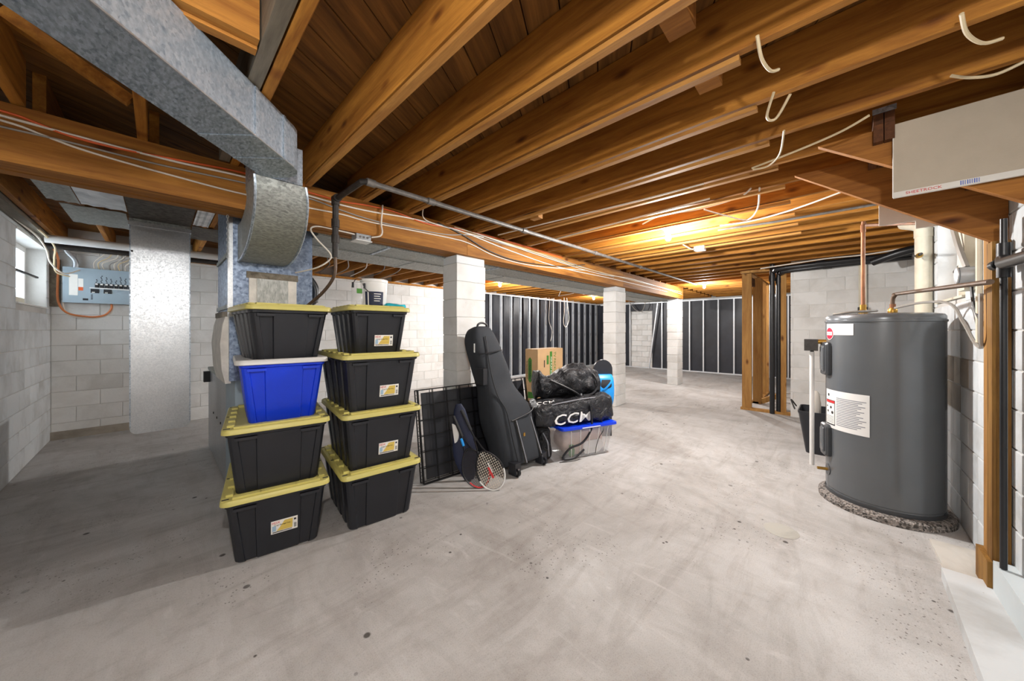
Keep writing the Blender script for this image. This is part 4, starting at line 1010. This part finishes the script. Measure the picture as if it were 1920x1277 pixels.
cpatch(R(205), R(290), .01, .125, .0895, 'navy', 'label'); cpatch(R(218), R(223), .012, .123, .0912, 'paper', 'label_stripe')
b = MB()
for k in range(4): cpatch(R(246), R(272 + 5 * (k % 2)), .05 + k * .018, .056 + k * .018, .0912, 'paper', 'label_line')
b = MB().tube([(-.10, 0, .2), (-.09, -.06, .14), (-.05, -.09, .10)], .003, 6, 4); b.build('bail_handle', 'iron', pb)
jr = thing('glass_jar', 'clear jar with a green tag and dark clips left of the pail', 'jar', (1.055, 2.64, TOP))
MB().lathe([(.042, 0), (.045, .004), (.045, .16), (.038, .175), (.038, .185), (.036, .185), (.036, .17), (.042, .157), (.042, .008)], n=28).build('glass', 'clear', jr)
MB().obox((-.005, -.047, .12), (.02, 0, 0), (0, .001, 0), (0, 0, .018)).build('green_tag', 'green', jr, smooth=False)
for s in (-1, 1): MB().obox((s * .043, -.02, .165), (.006, 0, 0), (0, .006, 0), (0, 0, .02)).build('clip', 'ink', jr, smooth=False)
MB().tube([(-.043, -.02, .17), (-.02, -.02, .21), (.03, 0, .215)], .003, 6, 4).build('bail_wire', 'iron', jr)
tc_ = MB(); rings = []
for i in range(7):
    t = i / 6; w_ = .055 * math.sin(math.pi * (.12 + .76 * t)) + .01
    rings.append([(-.08 + .16 * t, w_ * math.cos(2 * math.pi * k / 10), .018 + .018 * math.sin(2 * math.pi * k / 10) * (1 + .4 * math.sin(k * 2.3 + i))) for k in range(10)])
o = tag(tc_.loft(rings).build('folded_cloth', 'teal', ang=60), 'crumpled teal cloth on the right bin stack', 'cloth'); o.location = (1.33, 2.585, TOP - .001)

# ------------------------------------------------------------------ sports pile
def soft(rings_spec, n=24, ex=3.0, k=5, lump=.0, fs=6, seed=0):
    """soft body lofted through (centre, half-right vector, half-up vector) stations"""
    S = [(Vector(c), Vector(a), Vector(b)) for c, a, b in rings_spec]
    def ip(idx): return spline([s[idx] for s in S], k)
    cs, as_, bs = ip(0), ip(1), ip(2); rings = []
    for c, a_, b_ in zip(cs, as_, bs):
        ring = []
        for j in range(n):
            t = 2 * math.pi * j / n; ct, st_ = math.cos(t), math.sin(t)
            p = c + a_ * math.copysign(abs(ct) ** (2 / ex), ct) + b_ * math.copysign(abs(st_) ** (2 / ex), st_)
            if lump:
                dv = (p - c); q = p * fs + Vector((seed, seed * 2, 0)); p = p + dv.normalized() * lump * (mnoise.noise(q) + .5 * mnoise.noise(q * 2.3))
            ring.append(p)
        rings.append(ring)
    return MB().loft(rings)
# folded wire crate leaning on the pillar
cr = thing('folded_wire_crate', 'folded black wire dog crate leaning behind the rackets and tall bag', 'dog crate', (1.66, 2.70, 0))
U = Vector((.995, -.10, 0)); V = Vector((.02, .165, .985)).normalized(); Nn = U.cross(V)
def cp(u, v, w): p = U * u + V * v + Nn * w; return p
LW_, HW_ = 1.36, .845
tr = MB(); tr.obox(cp(LW_ / 2 + .02, HW_ / 2, -.02), U * (LW_ / 2 - .03), V * (HW_ / 2 - .03), Nn * .008); tr.build('tray', 'tray', cr, smooth=False)
for w_ in (.025, .005, -.045):
    b = MB()
    for u in [LW_ * i / 9 for i in range(10)]: b.bar(cp(u, 0.005, w_), cp(u, HW_, w_), .005)
    for v in [HW_ * i / 6 for i in range(7)]: b.bar(cp(0, max(v, .005), w_ + .004), cp(LW_, max(v, .005), w_ + .004), .005)
    for v in (.008, HW_): b.bar(cp(0, v, w_), cp(LW_, v, w_), .009)
    for u in (0, LW_): b.bar(cp(u, .005, w_), cp(u, HW_, w_), .009)
    b.build('wire_panel', 'wire', cr, smooth=False)
b = MB()
for i in range(26):
    v = .01 + (HW_ - .02) * i / 25; b.bar(cp(-.004, v, -.045), cp(-.004, v, .03), .004)
b.build('edge_wires', 'wire', cr, smooth=False)
MB().bar(cp(-.02, .22, -.03), cp(-.2, .19, -.04), .012).build('latch_rod', 'wire', cr, smooth=False)

# tall wheeled travel bag
gb = thing('wheeled_travel_bag', 'tall black padded wheeled travel bag leaning against the nearest pillar', 'travel bag', (2.58, 2.32, 0))
X1 = Vector((.98, -.12, 0)); Y1 = Vector((.0, .93, -.30))
def st(cx, cy, cz, hw, hd): return ((cx, cy, cz), X1 * hw, Y1 * hd)
body = soft([st(-.02, .02, .045, .22, .10), st(-.025, .04, .08, .255, .15), st(-.05, .11, .32, .268, .165), st(-.08, .17, .54, .26, .17), st(-.10, .20, .64, .235, .165),
             st(-.145, .245, .80, .185, .13), st(-.18, .29, .98, .18, .125), st(-.215, .345, 1.18, .168, .12), st(-.24, .385, 1.33, .142, .11), st(-.245, .40, 1.405, .11, .085), st(-.245, .405, 1.425, .07, .05)], 32, 3.6, 5, .008, 5, 3).build('bag_body', 'canvas', gb, ang=50)
MB().tube([(-.315, .34, 1.40), (-.305, .34, 1.455), (-.245, .345, 1.475), (-.185, .34, 1.455), (-.175, .34, 1.40)], .011, 8, 5).build('top_handle', 'nylon', gb)
MB().tube([(-.16, -.005, .50), (-.06, -.02, .52), (.08, -.045, .56), (.15, -.02, .60)], .006, 6, 5).build('front_seam', 'nylon', gb)
MB().tube([(-.27, .26, 1.34), (-.28, .21, 1.15), (-.28, .16, .95), (-.26, .09, .75), (-.21, .02, .6), (-.19, -.05, .32), (-.17, -.11, .1)], .006, 6, 5).build('side_piping', 'nylon', gb)
MB().tube([(-.37, .24, 1.16), (-.30, .20, 1.17), (-.17, .19, 1.185), (-.07, .23, 1.19)], .006, 6, 5).build('collar_seam', 'nylon', gb)
for s in (-1, 1):
    rl = MB().bar((.015 + s * .11 - .02, -.015, .50), (.04 + s * .12, -.125, .10), .022, .012, (0, -1, 0)).build('skid_rail', 'greyfoam', gb, smooth=False)
    MB().bar((.015 + s * .11 - .02, -.024, .50), (.04 + s * .12, -.134, .10), .007, .006, (0, -1, 0)).build('rail_highlight', 'inkgrey', rl, smooth=False)
    MB().obox((-.01 + s * .2, -.09, .075), (.038, 0, 0), (0, .045, 0), (0, 0, .055)).build('wheel_housing', 'black_pl', gb, smooth=False)
    wl = MB().lathe([(.03, -.016), (.042, -.012), (.042, .012), (.03, .016)], (-.01 + s * .205, -.125, .044), 20, 'x').build('wheel', 'frame_k', gb)
    MB().lathe([(.02, -.0165), (.02, .0165)], (-.01 + s * .205, -.125, .044), 14, 'x').build('hub', 'galv_bright', wl)
MB().obox((-.055, -.075, .36), (.012, 0, 0), (0, .004, 0), (0, 0, .016)).build('zip_pull', 'brass', gb, smooth=False)
MB().obox((-.387, .30, 1.22), (.002, 0, 0), (0, .008, 0), (0, 0, .045)).build('brand_tab', 'white', gb, smooth=False)
MB().box(-.38, -.33, .17, .3, .86, 1.02).build('side_strap', 'nylon', gb, smooth=False)

# rackets
def racket(label, tip, butt, side, fm, strm, hw=.118, hl=.155, dense=13, cover=False):
    tip, butt = Vector(tip), Vector(butt); ax = (butt - tip).normalized(); sd_ = Vector(side); sd_ = (sd_ - ax * sd_.dot(ax)).normalized(); nm = ax.cross(sd_)
    t = thing('squash_racket', label, 'racket', tip, 0, 'rackets leaning on the bag')
    def P(u, v, w=0): return sd_ * u + ax * v + nm * w
    def outline(f):   # teardrop head
        th = 2 * math.pi * f; u = hw * math.sin(th); v = hl - hl * math.cos(th)
        if v > hl: u *= (1 - .30 * ((v - hl) / hl) ** 1.5); v = hl + (v - hl) * 1.25
        return u, v + .012
    hd = MB().tube([P(*outline(k / 40)) for k in range(40)], .008, 8, 0, True).build('head_frame', fm, t)
    Lr = (butt - tip).length; vt = outline(.5)[1]
    for s in (-1, 1):
        u, v = outline(.5 + s * -.07)
        MB().tube([P(u, v), P(u * .5, v + .07), P(s * .008, vt + .13)], .007, 6, 4).build('throat', fm, t)
    MB().tube([P(0, vt + .10), P(0, Lr - .2)], .009, 8).build('shaft', fm, t)
    MB().tube([P(0, Lr - .2), P(0, Lr)], .0145, 8).build('grip', 'nylon', t)
    b = MB(); out = [outline(k / 200) for k in range(200)]
    for i in range(1, dense):
        u = -hw + 2 * hw * i / dense; vs = [v for (uu, v) in out if abs(uu - u) < hw * .05]
        if vs and max(vs) - min(vs) > .03: b.bar(P(u, min(vs)), P(u, max(vs)), .0028)
    nv = int(dense * 1.35)
    for i in range(1, nv):
        v = .012 + (vt - .012) * i / nv; us = [abs(uu) for (uu, vv) in out if abs(vv - v) < .012]
        if us: b.bar(P(-max(us) + .002, v, .001), P(max(us) - .002, v, .001), .0028)
    b.build('strings', strm, t, smooth=False)
    return t, P
view = Vector((-.68, -.73, .0))
rb, P = racket('squash racket with pale strings and red printed mark in front', (2.06, 2.125, .004), (1.915, 2.47, .67), (.72, -.66, .1), 'frame_k', 'strings')
MB().tube([P(.118 * math.sin(2 * math.pi * k / 40), .167 - .155 * math.cos(2 * math.pi * k / 40), -.003) for k in range(-9, 10)], .0075, 6).build('bumper_guard', 'white', rb)
MB().obox(P(0, .16, -.003), P(.01, 0), P(0, .05), P(0, 0, .0008)).build('string_stencil', 'red', rb, smooth=False)
MB().obox(P(.012, .2, -.003), P(.006, 0), P(0, .045), P(0, 0, .0008)).build('string_stencil', 'white', rb, smooth=False)
ra, P = racket('squash racket with dark speckled strings and blue throat behind the pale one', (1.995, 2.25, .004), (1.90, 2.57, .60), (.72, -.66, .1), 'frame_k', 'strings_k', dense=24)
MB().tube([P(-.02, .40, -.006), P(-.015, .47, -.006)], .012, 8).build('throat_band', 'skyblue', ra)
MB().tube([P(*(lambda f: (.105 * math.sin(2 * math.pi * f), .162 - .15 * math.cos(2 * math.pi * f)))(k / 40), -.004) for k in range(-7, 8)], .0065, 6).build('bumper_guard', 'red', ra)
rcz = thing('racket_case', 'navy racket case with a white half-round patch against the crate', 'racket case', (2.0, 2.46, .0))
ax_, sd2 = Vector((-.05, .16, .98)).normalized(), Vector((.72, -.66, .1)).normalized()
nm_ = ax_.cross(sd2); rings = []
for k in range(13):
    t = k / 12; v = .012 + .70 * t; hwid = .115 * math.sin(math.pi * min(.5, .12 + t * 1.0)) if t < .38 else .115 * (1 - .62 * ((t - .38) / .62) ** 1.1)
    if k == 12: hwid *= .6
    rings.append([sd2 * hwid * math.cos(2 * math.pi * j / 16) + ax_ * v + nm_ * .018 * math.sin(2 * math.pi * j / 16) for j in range(16)])
MB().loft(rings).build('case', 'navy', rcz, ang=50)
b = MB(); pts = [ax_ * (.45 + .09 * math.sin(R(a_))) + sd2 * (-.085 + .05 * math.cos(R(a_))) - nm_ * .020 for a_ in range(-90, 91, 15)]
pts = [p - Vector((0, 0, 0)) for p in pts]
MB().poly(pts, .003, tuple(nm_)).build('white_patch', 'white', rcz)

# clear tote with blue lid
ct = thing('clear_tote', 'clear plastic tote with bright blue lid under the hockey bag', 'storage bin', (3.36, 2.16, 0), R(-22))
def rr2(w, l, z, r=.04): return [(x, y, z) for x, y in rrect(w, l, r, 4)]
MB().loft([rr2(.56, .36, .004), rr2(.58, .38, .012), rr2(.68, .45, .325), rr2(.70, .47, .33), rr2(.70, .47, .335), rr2(.675, .445, .335), rr2(.575, .375, .016)], True).build('shell', 'clear', ct)
ld = MB().loft([rr2(.735, .50, .333), rr2(.745, .51, .337), rr2(.74, .505, .362), rr2(.70, .46, .366), rr2(.67, .43, .358)]).build('lid', 'blue_pl', ct)
for s in (-1, 1): MB().obox((s * .375, 0, .345), (.03, 0, 0), (0, .07, 0), (0, 0, .012)).build('latch', 'skyblue', ld, smooth=False)
MB().obox((0, -.258, .345), (.12, 0, 0), (0, .004, 0), (0, 0, .004)).build('lid_trim', 'white', ld, smooth=False)
for k in range(5):
    x_ = -.22 + k * .11; MB().bar((x_, -.196, .03), (x_ * 1.12, -.232, .32), .006).build('shell_rib', 'white', ct, smooth=False)
tag(soft([((0, 0, .02), (.20, 0, 0), (0, .12, 0)), ((0, 0, .1), (.26, 0, 0), (0, .16, 0)), ((0, 0, .2), (.27, 0, 0), (0, .165, 0)), ((0, 0, .27), (.24, 0, 0), (0, .14, 0))], 20, 4, 4, .01, 9).build('packed_clothes', 'contents'), 'pinkish packed clothes inside the clear tote', 'clothes')
o = bpy.data.objects['packed_clothes']; o.location = (3.36, 2.16, .0); o.rotation_euler = (0, 0, R(-22))
pw = tag(soft([((0, 0, .0), (.10, 0, 0), (0, .006, 0)), ((.01, -.01, .06), (.14, 0, 0), (0, .01, 0)), ((0, -.015, .12), (.13, 0, 0), (0, .008, 0)), ((0, -.02, .15), (.1, 0, 0), (0, .004, 0))], 16, 3, 4, .006, 12).build('white_paper', 'paperw'), 'crumpled white paper pressed against the clear tote side', 'paper')
pw.location = (3.385, 1.985, .02); pw.rotation_euler = (0, 0, R(-22))
gb2 = tag(soft([((0, 0, 0), (.04, 0, 0), (0, .02, 0)), ((0, 0, .06), (.05, 0, 0), (0, .02, 0)), ((0, 0, .12), (.035, 0, 0), (0, .015, 0))], 14, 2.5, 4).build('green_packet', 'green'), 'small green packet inside the left end of the clear tote', 'packet')
gb2.location = (3.13, 2.09, .03)

# hockey bag lying across the tote, duffel on top, slumped sack beside
hk = thing('hockey_bag', 'black hockey bag with white CCM letters lying across the clear tote', 'sports bag', (3.28, 2.24, .367), R(-22))
soft([((-.52, 0, .0 + .09), (0, .13, 0), (0, 0, .08)), ((-.47, 0, .11), (0, .20, 0), (0, 0, .105)), ((-.2, 0, .125), (0, .225, .0), (0, 0, .125)), ((.2, 0, .14), (0, .23, 0), (0, 0, .14)), ((.43, 0, .145), (0, .22, 0), (0, 0, .145)), ((.49, 0, .14), (0, .19, 0), (0, 0, .125))], 44, 5, 12, .03, 7, 5).build('bag_body', 'shiny', hk, ang=55)
text('CCM', .155, 'white', hk, None, mtx=frame((-.10, -.236, .075), (1, 0, .02), (0, -1, .08)), sx=1.45, depth=.002, shear=.2, bold=.001)
text('CCM', .09, 'white', hk, None, mtx=frame((-.36, -.10, .238), (1, 0, .02), (0, -.3, 1)), sx=1.2, depth=.002, shear=.25)
MB().tube([(-.45, -.16, .21), (-.2, -.2, .25), (.1, -.2, .27), (.42, -.16, .26)], .006, 6, 5).build('zipper', 'inkgrey', hk)
MB().tube([(.13, -.245, .2), (.14, -.262, .0), (.10, -.268, -.1), (.0, -.272, -.19), (-.14, -.275, -.22), (-.2, -.272, -.26), (-.24, -.268, -.31), (-.22, -.27, -.335), (-.1, -.28, -.33), (.02, -.28, -.26)], .012, 6, 5).build('shoulder_strap', 'nylon', hk)
MB().tube([(.28, -.235, .05), (.3, -.262, -.08), (.24, -.262, -.16), (.2, -.262, -.26), (.19, -.262, -.33)], .004, 6, 5).build('cord', 'wire_k', hk)
df = thing('duffel_bag', 'shiny black duffel bag heaped on top of the hockey bag', 'sports bag', (3.42, 2.33, .63), R(-30))
soft([((-.44, 0, .13), (0, .09, 0), (0, 0, .10)), ((-.41, 0, .14), (0, .155, 0), (0, 0, .145)), ((-.25, .01, .11), (0, .17, 0), (0, 0, .12)), ((0, .0, .165), (0, .19, 0), (0, 0, .175)), ((.18, 0, .17), (0, .185, 0), (0, 0, .18)), ((.33, 0, .14), (0, .16, 0), (0, 0, .14)), ((.38, 0, .12), (0, .08, 0), (0, 0, .08))], 48, 2.5, 12, .05, 8, 9).build('bag_body', 'shiny', df, ang=50)
MB().tube([(-.3, -.165, .2), (-.15, -.20, .13), (.0, -.21, .05), (.05, -.20, .0)], .013, 6, 5).build('strap', 'nylon', df)
MB().tube([(.22, -.1, .31), (.27, -.18, .2), (.28, -.19, .1), (.2, -.21, .03), (.08, -.22, .02)], .012, 6, 5).build('strap', 'nylon', df)
MB().tube([(.1, .0, .335), (.16, -.01, .365), (.21, -.02, .33)], .006, 6, 4).build('grab_loop', 'white', df)
MB().lathe([(.012, -.004), (.012, .004)], (.06, -.215, .03), 10, 'y').build('buckle', 'galv_bright', df)
sk = thing('slumped_sack', 'black nylon sack slumped on the floor between the tall bag and the clear tote', 'sports bag', (2.93, 2.36, 0), R(-22))
soft([((0, 0, .0), (.07, 0, 0), (0, .10, 0)), ((0, 0, .03), (.085, 0, 0), (0, .13, 0)), ((0, 0, .2), (.08, 0, 0), (0, .13, 0)), ((0, 0, .31), (.075, 0, 0), (0, .11, 0)), ((0, .0, .345), (.05, 0, 0), (0, .07, 0))], 36, 2.8, 10, .02, 8, 2).build('bag_body', 'shiny', sk, ang=50)
MB().tube([(-.04, -.12, .30), (.0, -.15, .2), (.02, -.145, .05)], .007, 6, 5).build('piping', 'inkgrey', sk)
# board with blue binding
bb = thing('binding_board', 'black rounded board with a bright blue boot binding behind the bags', 'board', (4.06, 2.22, 0), R(-40))
Pb = [(-.12, .0)] + [(-.12, .15), (-.135, .6), (-.13, .85)] + [(.13 * math.cos(R(a_)), .88 + .13 * math.sin(R(a_))) for a_ in range(170, 5, -20)] + [(.13, .85), (.135, .6), (.12, .15), (.12, 0)]
MB().poly([(x_, 0, z_) for x_, z_ in Pb], .03, (0, 1, 0)).build('deck', 'black_pl', bb)
bo = soft([((0, -.03, .40), (.10, 0, 0), (0, .04, 0)), ((0, -.045, .48), (.115, 0, 0), (0, .06, 0)), ((0, -.05, .62), (.12, 0, 0), (0, .07, 0)), ((0, -.045, .76), (.115, 0, 0), (0, .06, 0)), ((0, -.03, .82), (.10, 0, 0), (0, .035, 0))], 24, 4, 4).build('binding', 'skyblue', bb)
soft([((0, -.10, .62), (.06, 0, 0), (0, .012, 0)), ((0, -.11, .69), (.075, 0, 0), (0, .016, 0)), ((0, -.10, .76), (.06, 0, 0), (0, .012, 0))], 18, 2.6, 4).build('binding_opening', 'ink', bo)
MB().tube([(-.1, -.07, .6), (-.03, -.125, .64), (.05, -.125, .72), (.1, -.07, .78)], .012, 8, 5).build('binding_strap', 'skyblue', bo)
# cardboard box
cb = thing('cardboard_box', 'tall printed cardboard box standing behind the duffel bags', 'box', (4.0, 3.28, 0))
MB().box(0, .65, 0, .25, 0, 1.105).build('carton', 'cardboard', cb, smooth=False)
MB().box(.01, .64, .12, .13, 1.104, 1.108).build('flap_seam', 'paper', cb, smooth=False)
MB().box(.15, .17, -.002, .001, .82, .93).build('hand_hole', 'ink', cb, smooth=False)
MB().box(.30, .36, -.002, .001, .5, 1.06).build('green_panel', 'green', cb, smooth=False)
MB().box(.22, .27, -.002, .001, .86, 1.0).build('green_panel', 'green', cb, smooth=False)
MB().poly([(-.0015, .19, .62), (-.0015, .155, .58), (-.0015, .12, .62), (-.0015, .12, .94), (-.0015, .155, .98), (-.0015, .19, .94)][::-1], .001, (-1, 0, 0)).build('banner', 'green', cb, smooth=False)
MB().box(-.002, 0, .05, .2, .34, .44).build('green_panel', 'green', cb, smooth=False)
text('TV PACKING KIT', .085, 'green', cb, None, mtx=frame((.425, -.002, .78), (0, 0, -1), (0, -1, 0)), sx=.85)
text('LARGE', .05, 'green', cb, None, mtx=frame((.55, -.002, .72), (0, 0, -1), (0, -1, 0)))
text('FOR FLAT SCREENS', .05, 'paper', cb, None, mtx=frame((.33, -.0035, .78), (0, 0, -1), (0, -1, 0)), sx=.9)
text('STANDARD', .055, 'ink', cb, None, mtx=frame((-.0035, .155, .78), (0, 0, -1), (-1, 0, 0)), sx=.95)
text('TV PACKING KIT', .042, 'ink', cb, None, mtx=frame((-.0025, .085, .78), (0, 0, -1), (-1, 0, 0)), sx=.95) if False else text('TV PACKING KIT', .042, 'ink', cb, None, mtx=frame((-.0025, .22, .78), (0, 0, -1), (-1, 0, 0)), sx=.9)

vl = thing('shutoff_valve', 'small dark shutoff valve on the white vent pipe', 'valve', (4.86, -.55, 2.08))
MB().tube([(-.16, 0, 0), (.10, 0, .01)], .012, 8).build('pipe', 'iron', vl)
MB().lathe([(.022, -.03), (.022, .03)], (-.06, 0, 0), 12, 'x').build('valve_body', 'brass', vl)
MB().tube([(-.06 + .03 * math.cos(t), .035, .03 * math.sin(t)) for t in [2 * math.pi * k / 12 for k in range(12)]], .005, 6, 0, True).build('hand_wheel', 'iron', vl)
MB().tube([(-.06, .0, 0), (-.06, .035, 0)], .006, 6).build('stem', 'iron', vl)
tag(MB().tube([(6.55, -.35, 2.30), (6.45, -.60, 2.38), (6.40, -.86, 2.42)], .05, 14, 4).build('drain_stub', 'abs'), 'short thick black pipe stub above the block wall corner', 'pipe')
